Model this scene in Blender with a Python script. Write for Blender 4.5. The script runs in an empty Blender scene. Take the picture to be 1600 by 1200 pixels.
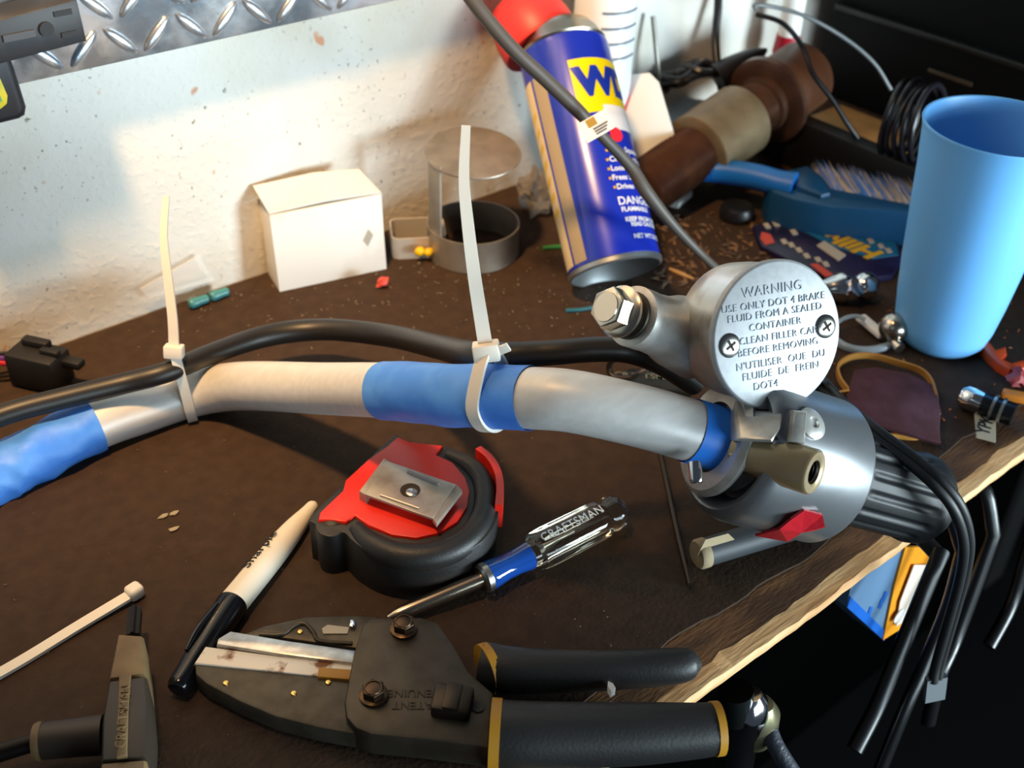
import bpy, bmesh, math, random
from mathutils import Vector as V, Matrix
random.seed(4)
PI = math.pi
C = bpy.context.scene.collection
SC = bpy.context.scene

# ------------------------------------------------------------------ camera, light, exposure
CX = V((0.76828649, -0.36050366, 0.5289357))     # world X, Y, Z seen in camera axes (right, down, forward)
CY = V((-0.6395125, -0.46787222, 0.61001586))
CZ = V((0.02756137, -0.80692794, -0.59000651))
H = 0.33                                          # lens height above the bench top
FOC = 1790.0
RIGHT = V((CX[0], CY[0], CZ[0])); DOWN = V((CX[1], CY[1], CZ[1])); FWD = V((CX[2], CY[2], CZ[2]))
EYE = V((0, 0, H))
cam = bpy.data.cameras.new('camera'); camo = bpy.data.objects.new('camera', cam); C.objects.link(camo)
cam.sensor_width = 36; cam.lens = 36 * FOC / 1600; cam.clip_start = 0.01
m = Matrix((RIGHT, -DOWN, -FWD)).transposed().to_4x4(); m.translation = EYE; camo.matrix_world = m
cam.dof.use_dof = True; cam.dof.focus_distance = 0.42; cam.dof.aperture_fstop = 14
SC.camera = camo
SC.view_settings.view_transform = 'Standard'; SC.view_settings.look = 'None'
SC.view_settings.gamma = 1; SC.view_settings.use_curve_mapping = False
SC.view_settings.exposure = 0.0

w = bpy.data.worlds.new('world'); SC.world = w; w.use_nodes = True
w.node_tree.nodes['Background'].inputs[0].default_value = (0.62, 0.76, 1, 1)
w.node_tree.nodes['Background'].inputs[1].default_value = 0.07

def lamp(name, kind, loc, target, energy, color, size=None, size_y=None):
    l = bpy.data.lights.new(name, kind); l.energy = energy; l.color = color
    o = bpy.data.objects.new(name, l); C.objects.link(o); o.location = loc
    o.rotation_euler = (V(target) - V(loc)).to_track_quat('-Z', 'Y').to_euler()
    if kind == 'AREA':
        l.size = size
        if size_y: l.shape = 'RECTANGLE'; l.size_y = size_y
    if kind == 'SPOT': l.shadow_soft_size = size
    return o
wl = lamp('bench_lamp', 'SPOT', (0.07, 0.33, 0.70), (0.26, 0.61, 0), 40.0, (1, 0.60, 0.27), 0.03)
wl.data.spot_size = math.radians(68); wl.data.spot_blend = 1.0
lamp('door_daylight', 'AREA', (0.86, -0.76, 0.075), (0.42, 0.42, 0.05), 25, (0.78, 0.94, 1.0), 0.38, 0.32)
lamp('front_fill', 'AREA', (0.45, -1.5, 0.15), (0.45, 0.40, 0.05), 25, (0.72, 0.90, 1.0), 1.3, 0.5)  # unseen soft fill, added to brighten the cup from the front

# ------------------------------------------------------------------ measuring helpers
def ray(px, py): return (RIGHT * (px - 800) + DOWN * (py - 600)) / FOC + FWD
def P(px, py, z=0.0):
    r = ray(px, py); return EYE + r * ((z - H) / r.z)
def PD(px, py, d): return EYE + ray(px, py) * d
def PY(px, py, y=0.507):
    r = ray(px, py); return EYE + r * (y / r.y)
def PX(px, py, x):
    r = ray(px, py); return EYE + r * (x / r.x)
def HIT(px, py, o, n):
    r = ray(px, py); return EYE + r * ((o - EYE).dot(n) / r.dot(n))
def LOC(px, py, v):
    f = ray(px, py).normalized(); r = (RIGHT - f * RIGHT.dot(f)).normalized(); d = f.cross(r)
    return (r * v[0] + d * v[1] + f * v[2]).normalized()
def FR(o, z, x):
    z = z.normalized(); x = (x - z * x.dot(z)).normalized(); y = z.cross(x)
    mm = Matrix((x, y, z)).transposed().to_4x4(); mm.translation = o; return mm
def px(n, d): return n * d / FOC

# ------------------------------------------------------------------ materials
MAT = {}
def lin(c):
    if isinstance(c, str):
        c = [int(c[i:i + 2], 16) / 255 for i in (0, 2, 4)]
    return tuple(x / 12.92 if x <= 0.04045 else ((x + 0.055) / 1.055) ** 2.4 for x in c) + (1,)
def M(name, col, rough=0.5, metal=0.0, col2=None, ns=60, lo=0.4, hi=0.65, bump=0, bs=400, trans=0, ior=1.45, spec=0.5, coat=0, alpha=1, rough2=None, stretch=None):
    if name in MAT: return MAT[name]
    mt = bpy.data.materials.new(name); mt.use_nodes = True; nt = mt.node_tree; b = nt.nodes['Principled BSDF']
    b.inputs['Base Color'].default_value = lin(col); b.inputs['Roughness'].default_value = rough
    b.inputs['Metallic'].default_value = metal; b.inputs['IOR'].default_value = ior
    b.inputs['Transmission Weight'].default_value = trans; b.inputs['Specular IOR Level'].default_value = spec
    b.inputs['Coat Weight'].default_value = coat; b.inputs['Alpha'].default_value = alpha
    tc = nt.nodes.new('ShaderNodeTexCoord'); src = tc.outputs['Object']
    if stretch:
        mp = nt.nodes.new('ShaderNodeMapping'); mp.inputs['Scale'].default_value = stretch
        nt.links.new(src, mp.inputs['Vector']); src = mp.outputs['Vector']
    if col2:
        n = nt.nodes.new('ShaderNodeTexNoise'); n.inputs['Scale'].default_value = ns; n.inputs['Detail'].default_value = 6
        r = nt.nodes.new('ShaderNodeValToRGB'); r.color_ramp.elements[0].position = lo; r.color_ramp.elements[1].position = hi
        r.color_ramp.elements[0].color = lin(col); r.color_ramp.elements[1].color = lin(col2)
        nt.links.new(src, n.inputs['Vector']); nt.links.new(n.outputs['Fac'], r.inputs['Fac']); nt.links.new(r.outputs['Color'], b.inputs['Base Color'])
        if rough2 is not None:
            mr = nt.nodes.new('ShaderNodeMapRange'); mr.inputs['From Min'].default_value = lo; mr.inputs['From Max'].default_value = hi
            mr.inputs['To Min'].default_value = rough; mr.inputs['To Max'].default_value = rough2
            nt.links.new(n.outputs['Fac'], mr.inputs['Value']); nt.links.new(mr.outputs['Result'], b.inputs['Roughness'])
    if bump:
        n2 = nt.nodes.new('ShaderNodeTexNoise'); n2.inputs['Scale'].default_value = bs; n2.inputs['Detail'].default_value = 4
        bp = nt.nodes.new('ShaderNodeBump'); bp.inputs['Strength'].default_value = bump; bp.inputs['Distance'].default_value = 0.001
        nt.links.new(src, n2.inputs['Vector']); nt.links.new(n2.outputs['Fac'], bp.inputs['Height']); nt.links.new(bp.outputs['Normal'], b.inputs['Normal'])
    MAT[name] = mt; return mt

def wall_material():
    mt = M('plaster', 'd9d6cf', 0.75); nt = mt.node_tree; b = nt.nodes['Principled BSDF']
    tc = nt.nodes.new('ShaderNodeTexCoord'); L = nt.links.new
    def noise(s, d=5):
        n = nt.nodes.new('ShaderNodeTexNoise'); n.inputs['Scale'].default_value = s; n.inputs['Detail'].default_value = d
        L(tc.outputs['Object'], n.inputs['Vector']); return n.outputs['Fac']
    def ramp(f, a, bb):
        r = nt.nodes.new('ShaderNodeMapRange'); r.inputs['From Min'].default_value = a; r.inputs['From Max'].default_value = bb; L(f, r.inputs['Value']); return r.outputs['Result']
    def mix(f, a, bcol):
        x = nt.nodes.new('ShaderNodeMix'); x.data_type = 'RGBA'; L(f, x.inputs['Factor']); L(a, x.inputs['A']); x.inputs['B'].default_value = lin(bcol); return x.outputs['Result']
    rgb = nt.nodes.new('ShaderNodeRGB'); rgb.outputs[0].default_value = lin('d6d3cb')
    def mul(a, bb):
        q = nt.nodes.new('ShaderNodeMath'); q.operation = 'MULTIPLY'; L(a, q.inputs[0]); L(bb, q.inputs[1]); return q.outputs[0]
    col = mix(ramp(noise(9, 3), 0.5, 0.85), rgb.outputs[0], 'b9a98c')
    col = mix(mul(ramp(noise(330, 3), 0.64, 0.74), ramp(noise(22, 2), 0.44, 0.58)), col, '6f665c')
    col = mix(ramp(noise(55, 2), 0.735, 0.76), col, 'c99272')
    L(col, b.inputs['Base Color'])
    bp = nt.nodes.new('ShaderNodeBump'); bp.inputs['Strength'].default_value = 0.19; bp.inputs['Distance'].default_value = 0.0012
    ad = nt.nodes.new('ShaderNodeMath'); ad.operation = 'ADD'; L(noise(110, 5), ad.inputs[0]); L(ramp(noise(240, 2), 0.5, 0.75), ad.inputs[1])
    L(ad.outputs[0], bp.inputs['Height']); L(bp.outputs['Normal'], b.inputs['Normal'])
    return mt

# ------------------------------------------------------------------ mesh helpers
def B(): return bmesh.new()
def crv(pts, n=6):
    """Catmull-Rom through the points; each point is a Vector of any size"""
    if len(pts) < 3: return [V(p) for p in pts]
    q = [V(p) for p in pts]; q = [q[0] * 2 - q[1]] + q + [q[-1] * 2 - q[-2]]; out = []
    for i in range(1, len(q) - 2):
        a, b, c, d = q[i - 1:i + 3]
        for k in range(n):
            t = k / n
            out.append(0.5 * ((2 * b) + (c - a) * t + (2 * a - 5 * b + 4 * c - d) * t * t + (3 * b - a - 3 * c + d) * t ** 3))
    out.append(q[-2]); return out
def circ(n): return [(math.cos(2 * PI * i / n), math.sin(2 * PI * i / n)) for i in range(n)]
def rect(a, b): return [(-a, -b), (a, -b), (a, b), (-a, b)]
def sweep(bm, pts, sec, sc=None, up=None, closed=False):
    n = len(pts); k = len(sec); rings = []; N = None
    for i, p in enumerate(pts):
        p = V(p)
        if closed: T = V(pts[(i + 1) % n]) - V(pts[i - 1])
        else: T = V(pts[min(i + 1, n - 1)]) - V(pts[max(i - 1, 0)])
        T.normalize()
        if up is not None:
            u = up(p) if callable(up) else up
            N = (u - T * u.dot(T)).normalized()
        else:
            if N is None: N = T.orthogonal().normalized()
            N = (N - T * N.dot(T)).normalized()
        Bv = T.cross(N); s = 1 if sc is None else (sc[i] if hasattr(sc, '__len__') else sc)
        s2 = s if hasattr(s, '__len__') else (s, s)
        rings.append([bm.verts.new(p + N * a * s2[0] + Bv * b * s2[1]) for a, b in sec])
    for i in range(n if closed else n - 1):
        r0, r1 = rings[i], rings[(i + 1) % n]
        for j in range(k):
            bm.faces.new((r0[j], r0[(j + 1) % k], r1[(j + 1) % k], r1[j]))
    if not closed:
        bm.faces.new(rings[0][::-1]); bm.faces.new(rings[-1])
    return bm
def tube(bm, pts, r, seg=14, n=6, smooth=True):
    """pts: Vectors, r: number or list"""
    rr = r if hasattr(r, '__len__') else [r] * len(pts)
    q = [V((p[0], p[1], p[2], s)) for p, s in zip(pts, rr)]
    q = crv(q, n) if smooth else q
    return sweep(bm, [V(a[:3]) for a in q], circ(seg), [a[3] for a in q])
def lathe(bm, prof, mat, seg=40, mod=None):
    rings = []
    for r, z in prof:
        if r < 1e-7: rings.append([bm.verts.new(mat @ V((0, 0, z)))]); continue
        rings.append([bm.verts.new(mat @ V((r * (mod(2 * PI * i / seg, z) if mod else 1) * math.cos(2 * PI * i / seg), r * (mod(2 * PI * i / seg, z) if mod else 1) * math.sin(2 * PI * i / seg), z))) for i in range(seg)])
    for a, b in zip(rings, rings[1:]):
        for j in range(seg):
            k = (j + 1) % seg
            if len(a) == 1 and len(b) == 1: break
            if len(a) == 1: bm.faces.new((a[0], b[k], b[j]))
            elif len(b) == 1: bm.faces.new((a[j], a[k], b[0]))
            else: bm.faces.new((a[j], a[k], b[k], b[j]))
    bmesh.ops.recalc_face_normals(bm, faces=bm.faces)
    return bm
def ringlathe(bm, prof, mat, seg=40):
    """closed profile, ring shaped"""
    return lathe(bm, list(prof) + [prof[0]], mat, seg)
def prism(bm, top, vec, bev=0, seg=2):
    vs = [bm.verts.new(V(p)) for p in top]
    f = bm.faces.new(vs)
    vec = V(vec)
    if f.normal.length == 0: f.normal_update()
    f.normal_update()
    ex = bmesh.ops.extrude_face_region(bm, geom=[f])
    nv = [e for e in ex['geom'] if isinstance(e, bmesh.types.BMVert)]
    for v in nv: v.co += vec
    bmesh.ops.recalc_face_normals(bm, faces=bm.faces)
    if bev:
        es = list({e for v in vs for e in v.link_edges if e.other_vert(v) in vs})
        bmesh.ops.bevel(bm, geom=es, offset=bev, segments=seg, profile=0.5, affect='EDGES', clamp_overlap=True)
    return bm
def pprism(pts, z, z0, bev=0, bm=None, smooth=0):
    q = [P(a, b, z) for a, b in pts]
    if smooth: q = crv(q + [q[0]], smooth)[:-1]
    return prism(bm or B(), q, (0, 0, z0 - z), bev)
def box(bm, mat, sx, sy, sz, bev=0, seg=2):
    r = bmesh.ops.create_cube(bm, size=1)
    vs = r['verts']
    for v in vs: v.co = V((v.co.x * sx, v.co.y * sy, v.co.z * sz))
    if bev:
        es = list({e for v in vs for e in v.link_edges})
        g = bmesh.ops.bevel(bm, geom=es, offset=bev, segments=seg, profile=0.5, affect='EDGES', clamp_overlap=True)
        vs = list({v for f in g['faces'] for v in f.verts} | {v for v in vs if v.is_valid})
    for v in vs: v.co = mat @ v.co
    return bm
def hexm(bm, mat, r, h, bev=0.0005):
    vs = [mat @ V((r * math.cos(PI / 3 * i), r * math.sin(PI / 3 * i), h)) for i in range(6)]
    return prism(bm, vs, mat.to_3x3() @ V((0, 0, -h)), bev)
def sphere(bm, c, r, sx=1, sy=1, sz=1, u=20, v=12, rot=None):
    g = bmesh.ops.create_uvsphere(bm, u_segments=u, v_segments=v, radius=r)
    for q in g['verts']:
        co = V((q.co.x * sx, q.co.y * sy, q.co.z * sz)); q.co = (rot @ co if rot else co) + V(c)
    return bm
def textbm(s, size, ext=0.0003, bold=0.0, align='CENTER', space=1.0, shear=0.0):
    cu = bpy.data.curves.new('t', 'FONT'); cu.body = s; cu.size = size; cu.extrude = ext; cu.offset = bold
    cu.align_x = align; cu.align_y = 'CENTER'; cu.space_character = space; cu.shear = shear; cu.resolution_u = 3
    o = bpy.data.objects.new('t', cu); C.objects.link(o)
    dg = bpy.context.evaluated_depsgraph_get(); me = bpy.data.meshes.new_from_object(o.evaluated_get(dg))
    bm = B(); bm.from_mesh(me); bpy.data.objects.remove(o); bpy.data.curves.remove(cu); bpy.data.meshes.remove(me)
    return bm
def xf(bm, mat): bmesh.ops.transform(bm, matrix=mat, verts=bm.verts); return bm
def merge(a, b):
    me = bpy.data.meshes.new('x'); b.to_mesh(me); a.from_mesh(me); bpy.data.meshes.remove(me); b.free(); return a
def ngonfill(bm, pts): bm.faces.new([bm.verts.new(V(p)) for p in pts]); return bm

# ------------------------------------------------------------------ object helpers
ROOT = {}
def thing(name, label, cat, loc, group=None):
    o = bpy.data.objects.new(name, None); o.empty_display_size = 0.01; C.objects.link(o); o.location = loc
    o['label'] = label; o['category'] = cat
    if group: o['group'] = group
    ROOT[o.name] = V(loc); return o
def rootof(o):
    while o.parent: o = o.parent
    return o
def mesh(name, bm, mat, smooth=True, ang=40):
    me = bpy.data.meshes.new(name); bm.to_mesh(me); bm.free()
    if isinstance(mat, (list, tuple)):
        for q in mat: me.materials.append(q)
    else: me.materials.append(mat)
    if smooth:
        me.shade_smooth(); me.set_sharp_from_angle(angle=math.radians(ang))
    return me
def obj(name, bm, mat, parent, smooth=True, label=None, ang=40):
    bmesh.ops.translate(bm, vec=-ROOT[rootof(parent).name], verts=bm.verts)
    o = bpy.data.objects.new(name, mesh(name, bm, mat, smooth, ang)); C.objects.link(o); o.parent = parent
    if label: o['label'] = label
    return o
def solo(name, bm, mat, label=None, cat=None, group=None, kind=None, smooth=True, ang=40):
    xs = [v.co for v in bm.verts]
    lo = V([min(c[i] for c in xs) for i in range(3)]); hi = V([max(c[i] for c in xs) for i in range(3)])
    base = V(((lo.x + hi.x) / 2, (lo.y + hi.y) / 2, lo.z))
    bmesh.ops.translate(bm, vec=-base, verts=bm.verts)
    o = bpy.data.objects.new(name, mesh(name, bm, mat, smooth, ang)); C.objects.link(o); o.location = base
    ROOT[o.name] = base
    if label: o['label'] = label
    if cat: o['category'] = cat
    if group: o['group'] = group
    if kind: o['kind'] = kind
    return o
ID = Matrix.Identity(4)
def T(x, y, z): return Matrix.Translation((x, y, z))
Z = V((0, 0, 1)); X = V((1, 0, 0)); Y = V((0, 1, 0))

# ------------------------------------------------------------------ shared materials
black = M('black_plastic', '141416', 0.38)
blackm = M('black_matte', '121214', 0.6)
rubber = M('black_rubber', '1d1c1c', 0.48, bump=0.12, bs=900)
chrome = M('chrome', 'd6d6d8', 0.12, 1.0)
steel = M('steel', 'a8a6a2', 0.32, 1.0, 'c4c2be', 200)
castal = M('cast_aluminium', 'c4c2bd', 0.34, .55, '9a958c', 90, 0.4, 0.7, bump=0.05, bs=500)
darksteel = M('dark_steel', '524c42', 0.5, 0.7, '443e35', 120, bump=0.06, bs=800)
white = M('white_plastic', 'e6e4df', 0.42)
nylon = M('white_nylon', 'e4ddd0', 0.4, spec=0.5)
nylon.node_tree.nodes['Principled BSDF'].inputs['Subsurface Weight'].default_value = 0.2
nylon.node_tree.nodes['Principled BSDF'].inputs['Subsurface Radius'].default_value = (0.004, 0.003, 0.002)
red = M('red_plastic', 'd8231a', 0.4)
tapeblue = M('blue_tape', '4286ea', 0.5, col2='5498f2', ns=70, bump=0.25, bs=160)
bronze = M('brown_resin', '4a3024', 0.36, 0.45, '5c3e2c', 60)
gold = M('yellow_band', 'a8761c', 0.5)

# ================================================================== THE SETTING
bm = box(B(), T(0.8, 0.507 + 0.03, 0.3), 3.6, 0.06, 2.6)
wo = solo('wall_back', bm, wall_material(), kind='structure', smooth=False); wo['label'] = 'white stained plaster wall behind the bench'
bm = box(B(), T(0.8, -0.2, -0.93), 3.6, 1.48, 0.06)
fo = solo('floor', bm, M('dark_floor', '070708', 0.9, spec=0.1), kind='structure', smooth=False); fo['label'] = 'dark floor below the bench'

# workbench: slab, rubber mat with a torn edge, legs
wb = thing('workbench', 'wooden workbench with dark brown mat and worn bare front edge', 'workbench', (0.5, 0.33, -0.9))
bm = B(); xs = [-0.5 + i * 0.006 for i in range(319)]
woodtop = M('worn_wood', '4e321c', 0.75, col2='8a6038', ns=26, lo=0.42, hi=0.72, bump=0.5, bs=220, stretch=(1, 4, 1))
woodface = M('bare_wood', 'b48250', 0.7, col2='dcb482', ns=40, lo=0.35, hi=0.7, bump=0.4, bs=200, stretch=(0.4, 3, 4))
rows = []
for i, x in enumerate(xs):
    c = 0.0005 * math.sin(x * 61) + random.uniform(-0.0005, 0.0005); e = 0.0009 + abs(random.gauss(0, 0.0006))
    pf = [(0.506, -0.0012), (0.162 + c + e, -0.0012), (0.157 + c, -0.0012 - e * 0.55), (0.1562 + c * 0.7, -0.0040), (0.1568 + c * 0.5, -0.0070), (0.16, -0.0082), (0.506, -0.0082)]
    rows.append([bm.verts.new((x, a, b)) for a, b in pf])
for a, b in zip(rows, rows[1:]):
    for j in range(6):
        f = bm.faces.new((a[j], a[j + 1], b[j + 1], b[j])); f.material_index = 1 if j in (1, 2, 3, 4) else 0
bm.faces.new(rows[0]); bm.faces.new(rows[-1][::-1])
bmesh.ops.recalc_face_normals(bm, faces=bm.faces)
obj('slab', bm, [woodtop, woodface], wb, smooth=False)
mat_ = M('brown_mat', '34271e', 0.75, col2='3e2f24', ns=150, lo=0.35, hi=0.7, bump=0.35, bs=500, spec=0.2)
bm = B(); back, front = [], []
for i, x in enumerate([-0.5 + k * 0.006 for k in range(319)]):
    y = 0.1775 + 0.0016 * math.sin(x * 34) + 0.0010 * math.sin(x * 131 + 1) + random.uniform(-0.0005, 0.0005)
    front.append(V((x, y, 0)))
top = front + [V((1.41, 0.5055, 0)), V((-0.5, 0.5055, 0))]
prism(bm, top, (0, 0, -0.0012))
obj('mat', bm, mat_, wb, smooth=False)
for lx in (-0.45, 1.35):
    for ly in (0.2, 0.47):
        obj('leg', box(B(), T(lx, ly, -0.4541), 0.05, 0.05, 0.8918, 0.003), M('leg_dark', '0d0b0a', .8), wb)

obj('shade_panel', box(B(), T(0.45, 0.46, -0.4551), 1.75, 0.012, 0.8898), M('panel_shade', '040404', .9, spec=.0), wb)  # black sheet added in place of the shade under the bench

# ================================================================== WALL THINGS
tp = thing('tread_plate', 'shiny diamond tread plate fixed along the top of the wall', 'metal plate', (0.3, 0.503, 0.137))
plate_m = M('bright_plate', '98a2ac', 0.3, .85, 'dfe6ec', 45, .42, .6, bump=0.35, bs=90)
obj('sheet', box(B(), T(0.375, 0.5012, 0.1375 + 0.055), 0.48, 0.0110, 0.11, 0.0008), plate_m, tp)
lug = B()
sphere(lug, (0, 0, 0), 1, 0.0098, 0.0018, 0.0026, 12, 8)
lug_me = None
for r in range(6):
    for c in range(28):
        x = 0.14 + c * 0.0172 + (r % 2) * 0.0086; z = 0.1470 + r * 0.0172
        if x > 0.606: continue
        if lug_me is None:
            lug_me = mesh('lug', lug, plate_m)
        o = bpy.data.objects.new('lug', lug_me); C.objects.link(o); o.parent = tp
        o.location = V((x, 0.4953, z)) - ROOT[tp.name]
        o.rotation_euler = (0, PI / 4 if (c + r) % 2 else -PI / 4, 0)

ol = thing('power_outlet', 'black power outlet block with one grounded socket on the tread plate', 'outlet', PY(60, 80, 0.49))
ow = lambda a, b, y=0.478: PY(a, b, y)
q = [ow(138, 66), ow(122, -2), ow(-80, 52), ow(-66, 120)]
outm = M('outlet_grey', '1e1e22', 0.5)
bm = prism(B(), q, (0, 0.0172, 0), 0.002); obj('housing', bm, outm, ol)
for a, b, ww, hh in ((98, 20, 0.0075, 0.0022), (108, 53, 0.0065, 0.0022)):
    c = ow(a, b, 0.4779); obj('slot', box(B(), T(c.x, c.y, c.z), ww, 0.001, hh), blackm, ol)
c = ow(72, 45, 0.4779); bm = lathe(B(), [(0, 0), (0.003, 0), (0.003, 0.001), (0, 0.001)], FR(c, -Y, X), 16); obj('ground_hole', bm, blackm, ol)
c = ow(30, 56, 0.4775); obj('marking_strip', box(B(), T(c.x, c.y, c.z), 0.013, 0.0012, 0.0028), M('outlet_grey2', '3a3b40', 0.4), ol)

ad = thing('power_adapter', 'black rounded plug adapter with yellow label at the left edge', 'adapter', PY(10, 180, 0.48))
q = [PY(a, b, 0.482) for a, b in ((-70, 60), (14, 78), (26, 110), (44, 168), (42, 182), (32, 188), (-40, 206), (-70, 200))]
obj('body', prism(B(), q, (0, 0.0245, 0), 0.003, 3), M('adapter_black', '1a1a1f', 0.5), ad)
q = [PY(a, b, 0.4817) for a, b in ((-60, 118), (-4, 112), (12, 150), (11, 162), (2, 170), (-50, 178))]
lab = obj('label_sticker', prism(B(), q, (0, 0.0006, 0), 0.0002), M('label_yellow', 'c9b92c', 0.5), ad)
q = [PY(a, b, 0.4814) for a, b in ((-55, 140), (-6, 135), (4, 158), (-50, 168))]
obj('green_patch', prism(B(), q, (0, 0.0003, 0)), M('label_green', '4d8f5c', 0.5), lab)

# ================================================================== HANDLEBAR
BAR = [(-70, 790, .475), (-10, 748, .484), (50, 713, .492), (150, 664, .508), (220, 640, .52), (290, 617, .53), (345, 606, .528), (400, 603, .515), (500, 607, .488), (600, 610, .455), (700, 617, .427), (830, 622, .407), (900, 628, .402), (1000, 650, .402), (1070, 670, .405), (1130, 688, .409)]
bp4 = crv([V(tuple(PD(a, b, d))) for a, b, d in BAR], 8)
RB = 0.0111
hb = thing('handlebar', 'silver motorcycle handlebar wrapped with blue masking tape', 'handlebar', P(400, 640, 0))
alum = M('silver_tube', 'd0ceca', 0.42, 0.25, 'd8d6d2', 300, bump=0.03, bs=1500, stretch=(0.2, 1, 1))
obj('tube', sweep(B(), bp4, circ(32), RB), alum, hb)
def arc_between(i0, i1): return bp4[i0:i1 + 1]
def tape(i0, i1, name='masking_tape', thick=0.0005, wob=0.0):
    pts = arc_between(i0, i1); bm = B(); n = 32; rings = []
    N = None
    for k, p in enumerate(pts):
        Tn = (bp4[min(i0 + k + 1, len(bp4) - 1)] - bp4[max(i0 + k - 1, 0)]).normalized()
        N = V((0, 0, 1)) - Tn * Tn.z; N.normalize(); Bn = Tn.cross(N)
        e = math.sin(k / (len(pts) - 1) * PI)
        ring = []
        for j in range(n):
            a = 2 * PI * j / n
            rr = RB + thick + wob * (max(0, math.sin(a * 3 + k * 0.8)) + 0.6 * max(0, math.sin(a * 5 - k * 1.3))) * (0.4 + 0.6 * e)
            sh = 0.0012 * math.sin(a + 0.6) * (1 - 2 * k / (len(pts) - 1)) if k in (0, len(pts) - 1) else 0
            ring.append(bm.verts.new(p + Tn * sh + (N * math.cos(a) + Bn * math.sin(a)) * rr))
        rings.append(ring)
    for a, b in zip(rings, rings[1:]):
        for j in range(n): bm.faces.new((a[j], a[(j + 1) % n], b[(j + 1) % n], b[j]))
    return bm
obj('masking_tape', tape(0, 24, wob=0.0012), tapeblue, hb, label='crinkled blue tape at the left end')
obj('masking_tape', tape(72, 88, wob=0.0004), tapeblue, hb, label='blue tape around the middle')
obj('masking_tape', tape(113, 120, wob=0.0), M('blue_tape_bright', '2a86f6', 0.45), hb, label='narrow blue tape beside the brake clamp')

# ---------------- cable along the bar
HOSE = [(-60, 672, .476), (20, 643, .484), (100, 622, .493), (190, 600, .503), (262, 581, .508), (330, 553, .525), (420, 524, .548), (510, 515, .553), (610, 525, .535), (690, 543, .487), (752, 556, .43), (850, 552, .425), (930, 546, .428), (985, 549, .432), (1035, 568, .445), (1085, 600, .462)]
bm = tube(B(), [PD(a, b, d) for a, b, d in HOSE], [.0048] * 6 + [.0054] * 5 + [.0048] * 5, 18, 7)
solo('control_cable', bm, M('cable_black', '1c1a19', 0.42), 'thick black cable running along behind the handlebar', 'cable')

# ---------------- zip ties
def tie(head, tip, mids, barpx, w0, label, bardepth, idx, width):
    t = thing('zip_tie', label, 'zip tie', PD(*head) - V((0, 0, 0.01)), 'zip ties round the handlebar')
    pts = crv([PD(*head)] + [PD(*q) for q in mids] + [PD(*tip)], 6)
    n = len(pts); sc = [1 - 0.42 * (k / (n - 1)) ** 1.5 for k in range(n)]
    vw = RIGHT
    obj('tail', sweep(B(), pts, rect(width / 2, 0.0006), [(s, 1) for s in sc], up=vw), nylon, t)
    # loop round bar (and cable)
    c = bp4[idx]; Tn = (bp4[idx + 1] - bp4[idx - 1]).normalized()
    hd = PD(*head) - c; hd = (hd - Tn * hd.dot(Tn)); hl = hd.length; hn = hd.normalized(); sn = Tn.cross(hn)
    loop = []
    skew = Tn * ((PD(*head) - c).dot(Tn)); R = RB + 0.0014
    for k in range(40):
        a = 2 * PI * k / 40; f = max(0, math.cos(a)) ** 3
        rr = R * (1 - f) + hl * f
        loop.append(c + skew * max(0, math.cos(a)) ** 2 + hn * math.cos(a) * rr + sn * math.sin(a) * R)
    bm = sweep(B(), loop, rect(width / 2, 0.0006), up=Tn, closed=True)
    obj('strap', bm, nylon, t)
    hm = FR(PD(*head), pts[2] - pts[0], RIGHT)
    bm = box(B(), hm, width * 1.9, width * 1.3, width * 1.35, 0.0008)
    obj('head', bm, nylon, t)
    return t
tie((272, 549, .505), (260, 306, .49), [(270, 500, .50), (262, 430, .495), (256, 370, .492)], None, 20, 'white zip tie standing on the left part of the handlebar', None, 40, 0.0044)
t2 = tie((760, 549, .405), (728, 196, .372), [(752, 500, .40), (741, 430, .392), (731, 350, .384), (725, 280, .378)], None, 20, 'wide white zip tie standing on the middle blue tape', None, 84, 0.0050)
obj('tail_end', sweep(B(), crv([PD(768, 552, .404), PD(785, 546, .402), PD(795, 542, .401)], 5), rect(0.0016, 0.0005), up=Z), nylon, t2)

lt = thing('zip_tie', 'white zip tie lying flat on the mat, bottom left corner', 'zip tie', P(120, 990))
pts = crv([P(-60, 1085, .0012), P(30, 1035, .0012), P(120, 980, .0015), P(200, 932, .003)], 6)
obj('tail', sweep(B(), pts, rect(0.0022, 0.0007), up=V((0.5, -1, 0))), nylon, lt)
bm = box(B(), FR(P(210, 924, .0032), P(210, 924) - P(150, 962), Z), 0.0056, 0.006, 0.0062, 0.0016, 3)
obj('head', bm, nylon, lt)

# ================================================================== BRAKE MASTER CYLINDER
LP = (1213, 524); LD = 0.395
lo_ = PD(*LP, LD); ln = LOC(*LP, (.579, .102, -.809)); ltx = LOC(*LP, (.986, -.165, .685))
LM = FR(lo_, ln, ltx); RL = 0.0262
mc = thing('brake_master_cylinder', 'silver brake fluid reservoir with round embossed lid clamped on handlebar', 'brake cylinder', PD(1150, 690, .41))
satin = M('satin_lid', 'a8aaac', 0.5, 0.4, 'a0a2a4', 400, bump=0.02, bs=2000)
worn = M('worn_aluminium', 'c6c2ba', 0.32, .65, '8a7a66', 55, 0.48, 0.72, rough2=0.42)
bd = lathe(B(), [(0, -.033), (.014, -.033), (.0212, -.0305), (.0240, -.026), (.0246, -.018), (.0248, -.006), (.0252, -.0022), (.0262, -.0016), (0, -.0016)], LM, 64)
rb = obj('reservoir', bd, worn, mc)
ld = obj('lid', lathe(B(), [(0, -.0016), (.0262, -.0016), (.0263, 0), (.0258, .0009), (.0252, .0012), (0, .0012)], LM, 72), satin, mc)
tm = B()
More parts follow.
